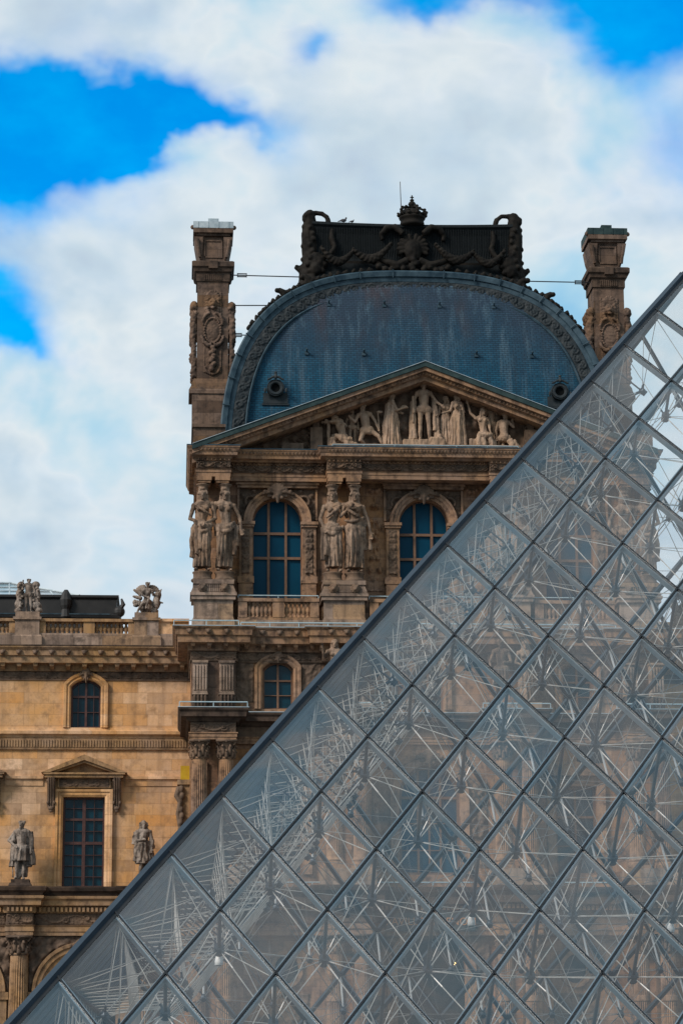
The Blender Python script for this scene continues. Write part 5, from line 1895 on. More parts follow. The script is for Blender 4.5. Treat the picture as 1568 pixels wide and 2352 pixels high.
def figure(name, J=None, female=False, skirt=None, hair='short', face=(0, -1), extra=(), cloth=(), scale=1.0, rotz=0.0, vox=0.0125, mat=None, seed=0, nfold=13,
           polos=False, feet=True, bulk=1.0, knee=None, fold_amp=0.024, wings=False, fold_top=1.0, beard=False):
    """one carved figure, about 1.75 high before scaling, facing -Y"""
    j = {k: Vector(v) for k, v in BASEJ.items()}
    for k, v in (J or {}).items():
        j[k] = Vector(v)
    m = MB()
    b = bulk
    # trunk
    m.cap(j['pel'], j['wai'], .135 * b, .115 * b * (0.92 if female else 1), 12)
    m.cap(j['wai'], j['che'], .118 * b * (0.9 if female else 1), .140 * b, 12)
    m.cap(j['shL'] * 0.72 + j['shR'] * 0.28, j['shR'] * 0.72 + j['shL'] * 0.28, .105 * b, .105 * b, 10)
    m.cap(j['hiL'], j['hiR'], .125 * b, .125 * b, 10)
    m.cap(j['che'], (j['shL'] + j['shR']) / 2, .135 * b, .10 * b, 10)
    m.cap((j['shL'] + j['shR']) / 2, j['nec'], .075, .058, 9)
    m.cap(j['nec'], j['hea'] - Vector((0, 0, .06)), .056, .055, 9)
    fdir = Vector((face[0], face[1], face[2] if len(face) > 2 else 0)).normalized()
    if female:
        sd = (j['shR'] - j['shL']).normalized()
        fr_ = Vector((0, 0, 1)).cross(sd) * -1
        for s in (-1, 1):
            m.ball(j['che'] + sd * (s * .075) + fr_ * 0.11 + Vector((0, 0, .02)), .062)
    # head
    h = j['hea']
    q = fdir.to_track_quat('-Y', 'Z').to_matrix()
    T = lambda x, y, z: h + q @ Vector((x, y, z))
    m.ball(h, (.078, .098, .115), 14, 10, q)
    m.ball(T(0, -.045, -.065), (.052, .055, .06), 10, 8, q)
    m.cap(T(0, -.095, .025), T(0, -.118, -.022), .012, .019, 6)
    m.cap(T(-.045, -.085, .04), T(.045, -.085, .04), .017, .017, 6)
    m.cap(T(-.022, -.095, -.06), T(.022, -.095, -.06), .012, .012, 6)
    m.ball(T(0, -.088, -.10), .022)
    for s in (-1, 1):
        m.ball(T(s * .034, -.082, .012), .016)
        m.ball(T(s * .08, .0, -.005), (.012, .02, .03))
    if hair == 'short':
        for k in range(16):
            t = k * 2.4
            r = .085
            m.ball(T(r * cos(t), .012 + .09 * sin(t) * (1 if sin(t) > 0 else .7), .065 + .035 * cos(k * 1.7)), .036, 7, 5)
        m.ball(T(0, .015, .05), (.085, .095, .085), 10, 8)
    elif hair == 'bun':
        m.ball(T(0, .02, .035), (.092, .10, .10), 12, 8)
        for k in range(12):
            t = pi * k / 11
            m.ball(T(.088 * cos(t), -.045, .02 + .085 * sin(t)), .027, 6, 5)
        for s in (-1, 1):
            m.path([T(s * .085, .0, 0), T(s * .09, .02, -.10), T(s * .10, -.02, -.2)], [.032, .03, .022], 7)
        m.ball(T(0, .11, .0), .055)
    elif hair == 'long':
        m.ball(T(0, .02, .04), (.095, .105, .10), 12, 8)
        for s in (-1, 1):
            for k in range(6):
                m.ball(T(s * (.095 + .012 * sin(k * 2.2)), .0 + .015 * cos(k * 2), .03 - .05 * k), .05, 8, 6)
        m.ball(T(0, .07, -.1), (.10, .06, .16))
    if beard:
        m.cap(T(0, -.08, -.09), T(0, -.085, -.17), .05, .022)
    if polos:
        c = h + Vector((0, 0, .10))
        m.lathe([(.088, 0), (.10, .02), (.095, .05), (.115, .08), (.14, .10), (.145, .12)], c, 16)
    # arms
    for s in 'LR':
        m.cap(j['sh' + s], j['el' + s], .056 * b, .043 * b)
        m.cap(j['el' + s], j['ha' + s], .044 * b, .029 * b)
        m.ball(j['sh' + s], .064 * b)
        hand(m, j['el' + s], j['ha' + s])
    # legs
    for s in 'LR':
        m.cap(j['hi' + s], j['kn' + s], .088 * b, .056 * b)
        m.cap(j['kn' + s], j['kn' + s] * .55 + j['an' + s] * .45, .054 * b, .056 * b)
        m.cap(j['kn' + s] * .55 + j['an' + s] * .45, j['an' + s], .055 * b, .036 * b)
        if feet:
            a = j['an' + s]
            kd = (j['kn' + s] - a)
            fo = Vector((0.25 * (1 if s == 'R' else -1), -1, 0)) if abs(kd.z) > 0.2 else Vector((kd.x * -1, kd.y * -1, 0))
            fo.normalize()
            f0 = a - Vector((0, 0, .045))
            m.cap(f0 - fo * .03, f0 + fo * .11, .036, .032, 7)
            m.cap(f0 + fo * .10, f0 + fo * .16, .035, .022, 7)
    # skirt: folded drapery hung from the waist
    if skirt:
        zt, zb, r0, r1 = skirt
        NZ, NA = 22, 96
        kn = Vector(knee) if knee else None
        rings = []
        for i in range(NZ + 1):
            f = i / NZ
            z = zt + (zb - zt) * f
            c = j['wai'].lerp(Vector(((j['anL'].x + j['anR'].x) / 2, (j['anL'].y + j['anR'].y) / 2, 0)), f)
            r = r0 + (r1 - r0) * (f ** 1.3) + 0.03 * sin(pi * min(1, f * 2.2))
            ring = []
            for a in range(NA):
                t = 2 * pi * a / NA
                amp = 0.20 * min(1, f * 2.2)
                w = sin(nfold * t + seed + 0.8 * sin(f * 3 + seed + 2 * t)) + 0.5 * sin((nfold * 1.7 // 1) * t + 2.1 * seed + f * 2)
                rr = r * (1 + amp * w * (0.7 if sin(t) < 0 else 0.4))
                x, y = c.x + rr * 1.0 * cos(t), c.y + rr * 0.78 * sin(t)
                if kn is not None:
                    dz = (z - kn.z) / 0.32
                    dxk = (x - kn.x) / 0.14
                    if y < c.y:
                        y -= 0.16 * exp(-dz * dz - dxk * dxk)
                ring.append((x, y, z))
            rings.append(ring)
        vs = [p for r_ in rings for p in r_]
        fs = [(i * NA + a, i * NA + (a + 1) % NA, (i + 1) * NA + (a + 1) % NA, (i + 1) * NA + a) for i in range(NZ) for a in range(NA)]
        fs += [tuple(range(NA)), tuple(range(NZ * NA, (NZ + 1) * NA))[::-1]]
        m.add(vs, fs)
    for c in cloth:                      # (points, radii): swags and hanging folds
        pts, rad = c
        m.path(pts, rad, 8)
    for e in extra:
        if e[0] == 'ball':
            m.ball(e[1], e[2])
        elif e[0] == 'cap':
            m.cap(e[1], e[2], e[3], e[4])
        elif e[0] == 'box':
            m.box(*e[1])
    if wings:
        for s in (-1, 1):
            base = j['che'] + Vector((s * .08, .12, .08))
            for k in range(6):
                t = R(8 + k * 13)
                ln = .50 - .03 * k
                tip = base + Vector((s * cos(t) * ln, .06, sin(t) * ln))
                m.path([base, base.lerp(tip, .5) + Vector((0, 0, .05)), base.lerp(tip, .85), tip], [.06, .085, .075, .035], 7)

    def fold(c, n_):
        if c.z < fold_top:
            a = fold_amp * (noise.noise(Vector((c.x * 13 + seed, c.y * 13, c.z * 3.2))) + 0.4 * noise.noise(Vector((c.x * 30, c.y * 30, c.z * 8 + seed))))
        else:
            a = 0.25 * fold_amp * noise.noise(c * 18)
        return a
    me = fuse(m, vox, 1, fold, mat or STF, name)
    return xform(me, scale, rotz)


def swag(p0, p1, drop, r=0.035, n=9, y=-0.02):
    a, b = Vector(p0), Vector(p1)
    pts = []
    for i in range(n):
        f = i / (n - 1)
        p = a.lerp(b, f)
        pts.append((p.x, p.y + y * sin(pi * f), p.z - drop * sin(pi * f)))
    return (pts, [r * (0.7 + 0.5 * sin(pi * i / (n - 1))) for i in range(n)])


def hang(x, y, z0, z1, r=0.03, dx=0.0, dy=0.0):
    n = 6
    return ([(x + dx * i / (n - 1) + 0.012 * sin(i * 1.9), y + dy * i / (n - 1), z0 + (z1 - z0) * i / (n - 1)) for i in range(n)], [r * (0.8 + 0.5 * i / (n - 1)) for i in range(n)])


FZ = 24.64
HSC = 2.2            # caryatids stand about twice life size
CARY = []
# first caryatid: hands joined over a garland at the hips
A1 = figure('caryatid', dict(pel=(-.03, 0, .96), wai=(-.02, 0, 1.1), hiL=(-.13, 0, .93), hiR=(.07, 0, .91), shL=(-.19, 0, 1.41), shR=(.19, 0, 1.45), elL=(-.27, -.02, 1.13), haL=(-.06, -.17, 1.02), elR=(.26, -.02, 1.14), haR=(.03, -.18, 1.00), knL=(-.12, -.05, .5), knR=(.10, -.06, .5), anL=(-.12, .0, .08), anR=(.10, -.02, .08)),
            True, (1.06, .10, .15, .175), 'bun', (-.1, -1), polos=True, bulk=0.95, seed=1.0, knee=(.1, 0, .52), scale=HSC,
            cloth=[swag((-.18, -.05, 1.06), (.19, -.06, 1.02), .10, .04, 9, -.14), swag((-.19, -.05, 1.0), (.19, -.06, .98), .16, .035, 9, -.15), swag((-.17, -.06, 1.44), (.17, -.12, 1.18), .03, .025, 9, -.12),
                   hang(-.05, -.19, 1.0, .45, .04), hang(-.13, -.17, .95, .35, .035), hang(-.22, -.04, .95, .3, .05)])
A2 = figure('caryatid', dict(pel=(.04, 0, .96), wai=(.03, 0, 1.1), hiR=(.14, 0, .94), shL=(-.19, 0, 1.45), shR=(.19, 0, 1.41), elR=(.31, .02, 1.16), haR=(.35, -.05, .90), elL=(-.23, .04, 1.15), haL=(-.20, .06, .93), hiL=(-.11, 0, .93), knL=(-.10, -.11, .52), anL=(-.12, -.02, .08), anR=(.10, .02, .08)),
            True, (.98, .10, .148, .172), 'bun', (.1, -1), polos=True, bulk=0.95, seed=2.3, knee=(-.1, 0, .55), scale=HSC,
            cloth=[swag((-.17, -.06, .98), (.20, -.05, 1.06), .12, .05, 9, -.15), swag((-.17, -.06, .93), (.22, -.05, 1.02), .15, .045, 9, -.17), hang(.24, -.06, 1.0, .55, .05), hang(.20, -.08, 1.0, .35, .045), swag((.1, -.1, 1.42), (-.15, -.08, 1.40), .05, .02, 7, -.03)])
A3 = figure('caryatid', dict(pel=(-.04, 0, .96), wai=(-.03, 0, 1.1), hiL=(-.14, 0, .94), hiR=(.06, 0, .91), shL=(-.19, 0, 1.41), shR=(.19, 0, 1.45), hea=(-.02, -.02, 1.645), elL=(-.28, .0, 1.15), haL=(-.20, -.12, .93), elR=(.28, .04, 1.22), haR=(.30, .08, 1.40), knR=(.10, -.10, .52), anR=(.12, -.03, .08), anL=(-.11, .03, .08)),
            True, (1.05, .12, .15, .172), 'bun', (-.15, -1), polos=True, bulk=0.95, seed=4.1, knee=(.1, 0, .55), scale=HSC,
            cloth=[swag((-.2, -.06, 1.0), (.2, -.05, .98), .10, .05, 9, -.15), swag((-.22, -.06, .95), (.18, -.05, .96), .15, .04, 9, -.16), swag((.15, -.05, 1.45), (-.16, -.1, 1.16), .04, .03, 9, -.10), swag((-.1, -.06, 1.46), (.1, -.06, 1.46), .05, .018, 7, -.05),
                   hang(-.22, -.1, .95, .25, .055), hang(-.17, -.14, .95, .35, .04)])
A4 = figure('caryatid', dict(pel=(.04, 0, .96), wai=(.03, 0, 1.1), hiR=(.14, 0, .94), shL=(-.19, 0, 1.45), shR=(.19, 0, 1.41), hea=(.02, -.02, 1.645), elL=(-.27, -.08, 1.20), haL=(-.10, -.16, 1.36), elR=(.30, .03, 1.14), haR=(.36, .0, .86), knL=(-.10, -.11, .54), anL=(-.10, -.03, .08), anR=(.11, .02, .08)),
            True, (1.12, .10, .16, .20), 'bun', (.15, -1), polos=True, bulk=0.95, seed=5.7, knee=(-.1, 0, .56), nfold=15, scale=HSC,
            cloth=[swag((-.16, -.1, 1.36), (.2, -.04, 1.12), .02, .03, 9, -.12), swag((-.2, -.05, 1.12), (.22, -.03, 1.20), .08, .03, 9, -.14), swag((-.17, -.1, 1.45), (.17, -.05, 1.44), .09, .03, 9, -.09), hang(.34, .02, .9, .5, .04), hang(.22, .04, 1.2, .5, .05)])


def statue(name, me, label, loc, cat='statue', group=None, rotz=0.0, scale=None):
    o = put(name, me, loc, None, None, rotz, scale)
    return tag(o, label, cat, group)


GC = 'caryatids carrying the top cornice'
pc = [(a + b) / 2 for a, b in PEDX]
statue('caryatid', A1, 'caryatid at the pavilion corner, hands joined over a sash, nearest the open sky', (pc[0] - .5, 116.45, FZ), group=GC)
statue('caryatid', A2, 'bare-chested caryatid between the corner caryatid and the first arched window', (pc[0] + .5, 116.45, FZ), group=GC)
statue('caryatid', A3, 'caryatid touching her companion, just right of the first arched window', (pc[1] - .45, 116.45, FZ), group=GC)
statue('caryatid', A4, 'caryatid in long tunic, hand raised to her breast, left of the middle window', (pc[1] + .47, 116.45, FZ), group=GC)
for k, (me, dx, lab) in enumerate(((A4, -.47, 'caryatid behind the pyramid glass, just right of the middle window'), (A3, .45, 'caryatid behind the pyramid glass, second to the right of the middle window'))):
    statue('caryatid', me, lab, (pc[2] + dx, 116.45, FZ), group=GC, scale=(-1, 1, 1))
for k, (me, dx, lab) in enumerate(((A2, -.5, 'caryatid behind glass at the pavilion\'s far corner, the inner one of the pair'), (A1, .5, 'caryatid behind glass at the pavilion\'s far corner, outermost against the sky'))):
    statue('caryatid', me, lab, (pc[3] + dx, 116.45, FZ), group=GC, scale=(-1, 1, 1))

# statues in front of the attic on the inner column pairs
for i, (a, b) in enumerate(PAIRS[1:3]):
    MB().box(a - 0.6, b + 0.6, 114.5, 115.6, 18.10, 18.45).build('statue_base', STE, pav)
M1 = figure('statue', dict(elL=(-.30, -.05, 1.25), haL=(-.34, -.18, 1.5), elR=(.27, 0, 1.15), haR=(.1, -.16, 1.05)), True, (1.08, .06, .17, .26), 'bun', (0, -1), seed=8.0, scale=1.62, vox=.016)
M2 = figure('statue', dict(elL=(-.27, 0, 1.15), haL=(-.1, -.16, 1.1), elR=(.3, .0, 1.16), haR=(.3, -.1, .9)), False, (1.0, .5, .17, .24), 'short', (.2, -1), seed=9.0, scale=1.66, vox=.016)
GM = 'statues before the attic windows'
for (a, b), labs in ((PAIRS[1], ('statue with a raised arm cut by the pyramid edge, beside the small attic window', 'statue in a short tunic just inside the pyramid edge at attic height')),
                     (PAIRS[2], ('statue in a short tunic behind glass at attic height, right of the pavilion axis', 'statue with a raised arm behind the glass, far side of the attic'))):
    s = 1 if a < XC else -1
    statue('statue', M1 if s > 0 else M2, labs[0], (a + 0.05, 115.0, 18.45), group=GM, scale=(s, 1, 1))
    statue('statue', M2 if s > 0 else M1, labs[1], (b - 0.05, 115.0, 18.45), group=GM, scale=(s, 1, 1))

# statues on the wing's ledge
W1 = figure('statue', dict(elL=(-.38, .02, 1.18), haL=(-.20, -.10, 1.02), elR=(.28, .05, 1.15), haR=(.29, -.02, .90), knL=(-.12, -.05, .5), knR=(.10, -.03, .5), anL=(-.13, -.04, .08), anR=(.08, .02, .08)),
            False, (1.0, .56, .17, .235), 'short', (-.45, -1), beard=True, bulk=1.12, seed=3.0, nfold=9, scale=1.52, mat=STG, vox=.014,
            cloth=[hang(.27, .06, 1.45, .45, .09, .05, .0), hang(.20, .12, 1.45, .40, .10), hang(-.22, .12, 1.4, .4, .09, -.03), hang(.1, .14, 1.2, .1, .09), hang(-.08, .14, 1.2, .1, .08), swag((-.19, 0, 1.47), (.2, 0, 1.47), .05, .06, 9, -.06),
                   hang(-.2, .0, 1.4, 1.15, .06, -.06)], extra=[('cap', (-.1, .08, .05), (.12, .1, .45), .10, .07), ('cap', (-.28, .1, .85), (-.24, .14, .1), .025, .02)])
W2 = figure('statue', dict(elL=(-.27, -.02, 1.14), haL=(-.04, -.17, 1.18), elR=(.27, .0, 1.14), haR=(.24, -.10, .90), knL=(-.06, -.08, .5), knR=(.12, -.02, .5), anL=(-.08, -.06, .08), anR=(.12, .02, .08)),
            False, (1.16, .48, .165, .25), 'long', (.25, -1), bulk=1.08, seed=6.0, nfold=7, scale=1.53, mat=STG, vox=.014,
            cloth=[hang(-.17, -.03, 1.4, .55, .06, -.08), hang(.2, .0, 1.4, .6, .06, .06), hang(-.04, -.19, 1.1, .55, .03, -.05), hang(.05, -.19, 1.1, .55, .03, .06), hang(.27, .05, 1.2, .95, .06), hang(-.25, .02, 1.44, 1.05, .075, -.02), hang(0, .14, 1.2, .2, .1)],
            extra=[('ball', (-.03, -.16, 1.24), (.05, .05, .07)), ('cap', (.05, .1, .02), (.1, .12, .5), .09, .06)])
LZ = 10.962
GS = 'statues on the wing ledge'
statue('statue', W1, 'weathered statue of a bearded man in cape, hand on hip, left of the tall window', (-7.06, 119.9, LZ), group=GS)
statue('statue', W2, 'weathered statue of a long-haired man in a coat, between tall window and pyramid edge', (-1.5, 119.9, LZ), group=GS)
statue('statue', W1, 'statue on the far wing ledge, seen only through the pyramid glass', (mx(-1.5), 119.9, LZ), group=GS, scale=(-1, 1, 1))


# groups of children with trophies on the wing parapet
def putto_group(kind):
    m = []
    if kind == 0:
        J = dict(elL=(-.30, .02, 1.32), haL=(-.28, -.02, 1.56), elR=(.30, .0, 1.2), haR=(.33, -.03, 1.0), knL=(-.08, -.04, .5), knR=(.14, -.06, .5), anL=(-.07, 0, .08), anR=(.17, -.06, .08), hea=(0.02, -.02, 1.63))
        ex = [('ball', (-.42, .15, 1.0), (.22, .2, .3)), ('ball', (.42, .15, .95), (.2, .2, .36)), ('ball', (-.45, .1, .45), (.24, .2, .3)), ('ball', (.42, .05, .36), (.28, .2, .26)), ('ball', (-.38, .12, 1.45), (.2, .15, .2)), ('ball', (.36, .12, 1.48), (.22, .15, .18)),
              ('cap', (-.5, .1, .1), (-.45, .1, 1.5), .13, .1), ('cap', (.5, .1, .1), (.42, .1, 1.4), .14, .1), ('ball', (-.5, .0, .12), (.2, .2, .14)), ('ball', (.55, .0, .14), (.18, .2, .16))]
        for k in range(22):
            s = -1 if k % 2 else 1
            ex.append(('ball', (s * (.40 + .13 * sin(k * 2.1)), -.02 + .05 * cos(k), .12 + .065 * k), (.08, .08, .07)))
        me = figure('putto_group', J, False, None, 'short', (.15, -1), bulk=1.22, seed=2, extra=ex, cloth=[hang(.2, .1, 1.4, .3, .10, .08), hang(.28, .1, 1.3, .2, .1, .05)], scale=0.93, mat=STG, vox=.014)
    else:
        J = dict(pel=(0, .05, .55), wai=(0, .03, .72), che=(.02, 0, .98), nec=(.03, -.02, 1.17), hea=(.03, -.03, 1.36), shL=(-.18, 0, 1.10), shR=(.22, 0, 1.10), elL=(-.2, -.12, .86), haL=(.04, -.2, .74), elR=(.3, -.05, .88), haR=(.30, -.18, .95),
                 hiL=(-.1, .02, .52), hiR=(.12, .02, .52), knL=(-.22, -.26, .40), knR=(.10, -.32, .60), anL=(-.42, -.2, .06), anR=(-.02, -.28, .26))
        ex = [('ball', (.0, .1, .3), (.36, .25, .28)), ('cap', (.35, .1, .2), (.50, .05, .9), .15, .17), ('cap', (.50, .05, .8), (.66, .0, 1.15), .10, .03), ('ball', (.45, 0, .5), (.18, .2, .3)),
              ('ball', (.38, -.02, .12), (.16, .16, .13)), ('cap', (-.35, .1, .5), (-.55, .05, .55), .14, .12), ('cap', (-.3, .1, .75), (-.6, .05, .82), .10, .06), ('cap', (-.3, .1, .95), (-.58, .05, 1.12), .1, .06), ('ball', (-.5, .05, .42), (.14, .14, .1)), ('cap', (.55, .05, .55), (.72, 0, .52), .06, .04)]
        me = figure('putto_group', J, False, None, 'short', (-.1, -1), bulk=1.2, seed=3, extra=ex, scale=1.02, mat=STG, vox=.014, wings=True)
    return me


P0, P1 = putto_group(0), putto_group(1)
GP = 'carved child groups on the parapet'
statue('putto_group', P0, 'carved standing child amid drapery on the parapet, in front of the dark roof', (-7.06, 120.9, 23.50), 'sculpture', GP)
statue('putto_group', P1, 'carved winged child seated among spiky trophies on the parapet, against open sky', (-1.5, 120.9, 23.50), 'sculpture', GP)
statue('putto_group', P1, 'carved child group on the far parapet, seen only through the pyramid glass', (mx(-1.5), 120.9, 23.50), 'sculpture', GP, scale=(-1, 1, 1))

# ------------------------------------------------------------------ figures of the pediment
TY = 116.85
PS = 1.58


def rel(name, me, x, z, y=TY):
    return put(name, me, (x, y, z), tym)


cloakL = [hang(-.26, .05, 1.35, .06, .07, -.06), hang(-.33, .06, 1.2, .04, .08, -.02), hang(-.28, -.02, .75, .05, .06), hang(-.36, .0, .6, .05, .05)]
cloakR = [hang(.28, .05, 1.3, .06, .08, .08), hang(.34, .02, 1.05, .04, .07, .05), hang(.38, .0, .75, .05, .06, .02), hang(.30, -.04, .9, .3, .05), hang(.45, -.05, .2, .03, .07)]
rel('relief_figure', figure('relief_figure', dict(elL=(-.30, .0, 1.18), haL=(-.30, -.08, .93), elR=(.34, .0, 1.20), haR=(.50, -.10, 1.04), knL=(-.11, -.03, .5), anL=(-.11, .0, .08), knR=(.13, -.06, .5), anR=(.16, -.05, .08)),
    False, None, 'short', (.0, -1), bulk=1.1, seed=1, mat=STL, scale=1.622, cloth=cloakL + cloakR, extra=[('cap', (-.32, -.08, .55), (-.32, -.08, 1.3), .03, .035), ('box', (-.62, .58, -.25, .3, -.22, -.0)), ('cap', (.2, -.2, .03), (.5, -.2, .02), .06, .05)], fold_top=.3, vox=.015), XC + 0.02, 31.02)
rel('relief_figure', figure('relief_figure', dict(elL=(.02, .1, 1.18), haL=(.25, .02, 1.12), elR=(.16, -.12, 1.16), haR=(.34, -.14, 1.22), shL=(-.06, .16, 1.43), shR=(.02, -.17, 1.43)),
    True, (1.18, .02, .165, .31), 'bun', (1, -.15), seed=2, mat=STL, scale=1.544, nfold=17, cloth=[hang(-.14, .0, 1.4, .05, .06, -.12), hang(-.1, -.1, 1.4, .05, .05, -.1), hang(.02, -.15, 1.3, .1, .05), swag((-.1, -.1, 1.2), (.1, -.16, 1.15), .05, .03)],
    extra=[('ball', (.38, -.08, 1.25), (.15, .1, .025)), ('ball', (.38, -.06, 1.29), (.09, .07, .05))], vox=.015), XC - 1.50, 30.66)
rel('relief_figure', figure('relief_figure', dict(elL=(-.22, -.1, 1.18), haL=(-.38, -.14, 1.12), elR=(.2, -.05, 1.16), haR=(.02, -.18, 1.22), shL=(-.14, -.08, 1.43), shR=(.15, .06, 1.43)),
    True, (1.2, .02, .17, .30), 'bun', (-.7, -.6), seed=6, mat=STL, scale=1.522, nfold=15, cloth=[swag((-.16, -.1, 1.42), (.18, -.05, 1.05), .06, .035), hang(.15, -.08, 1.3, .1, .05, .08), hang(.05, -.17, 1.2, .1, .045)], vox=.015), XC + 1.58, 30.66)
rel('relief_figure', figure('relief_figure', dict(elL=(-.24, -.05, 1.16), haL=(-.3, -.16, 1.1), elR=(.24, .0, 1.16), haR=(.2, -.1, .95)),
    True, (1.15, .02, .16, .24), 'bun', (-.5, -.8), seed=4, mat=STL, scale=1.470, nfold=13, vox=.016), XC + 1.08, 30.66, TY + 0.22)
# nude man on one knee leaning on his arm
rel('relief_figure', figure('relief_figure', dict(pel=(0, .02, .62), wai=(-.02, 0, .76), che=(-.06, -.02, 1.0), nec=(-.10, -.03, 1.18), hea=(-.13, -.04, 1.33), shL=(-.27, 0, 1.10), shR=(.12, 0, 1.14), elL=(-.38, -.05, .86), haL=(-.50, -.10, .96), elR=(.27, .0, .92), haR=(.36, -.08, .66),
    hiL=(-.10, 0, .58), hiR=(.11, 0, .60), knL=(-.22, -.18, .22), knR=(.38, -.14, .36), anL=(-.02, .05, .10), anR=(.55, -.05, .05)), False, None, 'short', (-.6, -.7), bulk=1.12, seed=5, mat=STL, scale=1.428,
    extra=[('box', (-.3, .6, -.1, .3, -.0, .10)), ('cap', (.42, -.05, .5), (.36, -.05, 1.22), .022, .022), ('ball', (.42, -.05, 1.2), (.11, .05, .05)), ('cap', (-.1, -.05, .55), (.1, -.05, .52), .1, .1)], fold_top=.2, vox=.015), XC - 2.66, 30.67)
# seated woman bowing her head on folded arms
rel('relief_figure', figure('relief_figure', dict(pel=(.05, .03, .38), wai=(.04, 0, .52), che=(-.04, -.03, .76), nec=(-.14, -.05, .90), hea=(-.22, -.08, .98), shL=(-.16, -.14, .86), shR=(.04, .10, .88), elL=(-.36, -.15, .84), haL=(-.50, -.1, .84), elR=(-.22, -.02, .82), haR=(-.42, -.1, .87),
    hiL=(-.05, 0, .34), hiR=(.12, 0, .34), knL=(-.32, -.12, .26), knR=(.20, -.2, .22), anL=(-.38, -.1, .04), anR=(.5, -.08, .05)), True, None, 'bun', (-.8, -.5, -.4), seed=7, mat=STL, scale=1.407, bulk=1.1,
    cloth=[swag((-.2, -.15, .40), (.35, -.2, .25), .08, .09), swag((-.1, -.18, .30), (.5, -.12, .10), .06, .09), hang(.0, -.2, .4, .04, .09, .2), hang(-.3, -.1, .3, .02, .08, .1)],
    extra=[('cap', (-.42, -.05, .02), (-.42, -.05, .82), .05, .06), ('ball', (-.15, .1, .25), (.3, .15, .25))], vox=.015), XC - 3.85, 30.67)
# seated woman with one arm raised
rel('relief_figure', figure('relief_figure', dict(pel=(.08, .03, .50), wai=(.06, 0, .66), che=(.02, -.02, .92), nec=(.0, -.03, 1.08), hea=(.04, -.05, 1.24), shL=(-.18, 0, 1.02), shR=(.18, 0, 1.0), elL=(-.36, .02, 1.20), haL=(-.44, .0, 1.52), elR=(.24, -.06, .74), haR=(.26, -.18, .50),
    hiL=(0, 0, .46), hiR=(.15, 0, .46), knL=(-.12, -.3, .42), knR=(.14, -.32, .40), anL=(-.1, -.22, .06), anR=(.26, -.22, .05)), True, None, 'bun', (.4, -.8), seed=9, mat=STL, scale=1.449,
    cloth=[swag((-.15, -.28, .46), (.3, -.3, .42), .05, .09), hang(-.12, -.28, .42, .04, .09), hang(.02, -.3, .4, .04, .08), hang(.2, -.3, .4, .04, .08, .1), swag((-.2, -.1, .3), (.4, -.15, .12), .05, .1)],
    extra=[('box', (-.42, .45, -.12, .3, 0, .32))], vox=.015), XC + 2.72, 30.67)
rel('relief_figure', figure('relief_figure', dict(), False, None, 'short', (.1, -1), seed=3, mat=STL, scale=1.176, bulk=1.1, vox=.016), XC + 3.2, 30.85, TY + 0.25)
# crouching nude seen from the back
rel('relief_figure', figure('relief_figure', dict(pel=(0, -.05, .42), wai=(-.02, -.04, .58), che=(-.03, -.02, .84), nec=(.0, .0, 1.02), hea=(.05, .03, 1.15), shL=(-.20, 0, .93), shR=(.16, 0, .95), elL=(-.28, .02, .68), haL=(-.26, .05, .45), elR=(.32, .05, .80), haR=(.30, .1, 1.02),
    hiL=(-.10, -.02, .38), hiR=(.10, -.02, .38), knL=(-.06, .18, .30), knR=(.34, .05, .26), anL=(-.05, -.1, .06), anR=(.30, -.1, .05)), False, None, 'short', (.7, .6), bulk=1.15, seed=11, mat=STL, scale=1.365,
    cloth=[swag((.1, -.12, .3), (.45, -.05, .12), .05, .10), hang(.3, -.1, .32, .03, .09, .1), hang(.18, -.14, .34, .03, .08, .05)], extra=[('box', (-.3, .55, -.05, .3, 0, .07))], fold_top=.35, vox=.015), XC + 3.78, 30.67)
# standing child behind the bowed woman, plant at the far end
rel('relief_figure', figure('relief_figure', dict(elL=(-.28, .0, 1.2), haL=(-.3, -.1, 1.0)), False, None, 'short', (.3, -.9), seed=13, mat=STL, scale=1.029, bulk=1.1, vox=.016), XC - 3.3, 30.75, TY + 0.25)
# ------------------------------------------------------------------ sign, stays, birds, small lamp
sg = thing('entrance_sign', 'dark sign board with orange capital letters above the arched doorway, behind the glass', 'sign', (11.24, 114.9, 8.36))
MB().box(9.28, 13.2, 115.36, 115.45, 8.40, 9.16).build('board', SIGNM, sg)
MB().box(9.22, 13.26, 115.38, 115.47, 8.36, 8.399).box(9.22, 13.26, 115.38, 115.47, 9.161, 9.2).build('frame', BRONZE, sg)
tc_ = bpy.data.curves.new('lettering', 'FONT')
tc_.body = 'PAVILLON DENON'
tc_.size = 0.47
tc_.align_x = 'CENTER'
tc_.align_y = 'CENTER'
tc_.extrude = 0.012
tc_.materials.append(GOLD)
to = bpy.data.objects.new('tmp', tc_)
COL.objects.link(to)
tm = bpy.data.meshes.new_from_object(to.evaluated_get(bpy.context.evaluated_depsgraph_get()))
bpy.data.objects.remove(to)
tm.transform(Matrix.Rotation(pi / 2, 4, 'X'))
put('lettering', tm, (11.24, 115.345, 8.78), sg)
for s_ in (9.22, 13.26):
    MB().box(s_ - .05, s_ + .05, 115.46, 116.0, 8.5, 8.6).build('arm', IRON, sg)

wl = thing('doorway_lantern', 'small lit orange lantern inside the arched doorway', 'lantern', (12.35, 116.3, 6.9))
MB().lathe([(0.0, 0), (0.07, 0.02), (0.09, 0.2), (0.03, 0.28), (0.02, 0.5)], (12.35, 116.3, 6.9), 8).build('housing', IRON, wl)
m_, g_ = new_mat('warm_lamp_glow')
em = g_.n('ShaderNodeEmission', {'Color': (1.0, 0.55, 0.18), 'Strength': 6.0})
g_.nt.links.new(em.outputs[0], g_.n('ShaderNodeOutputMaterial').inputs[0])
MB().ball((12.35, 116.22, 7.0), 0.06).build('bulb', m_, wl)


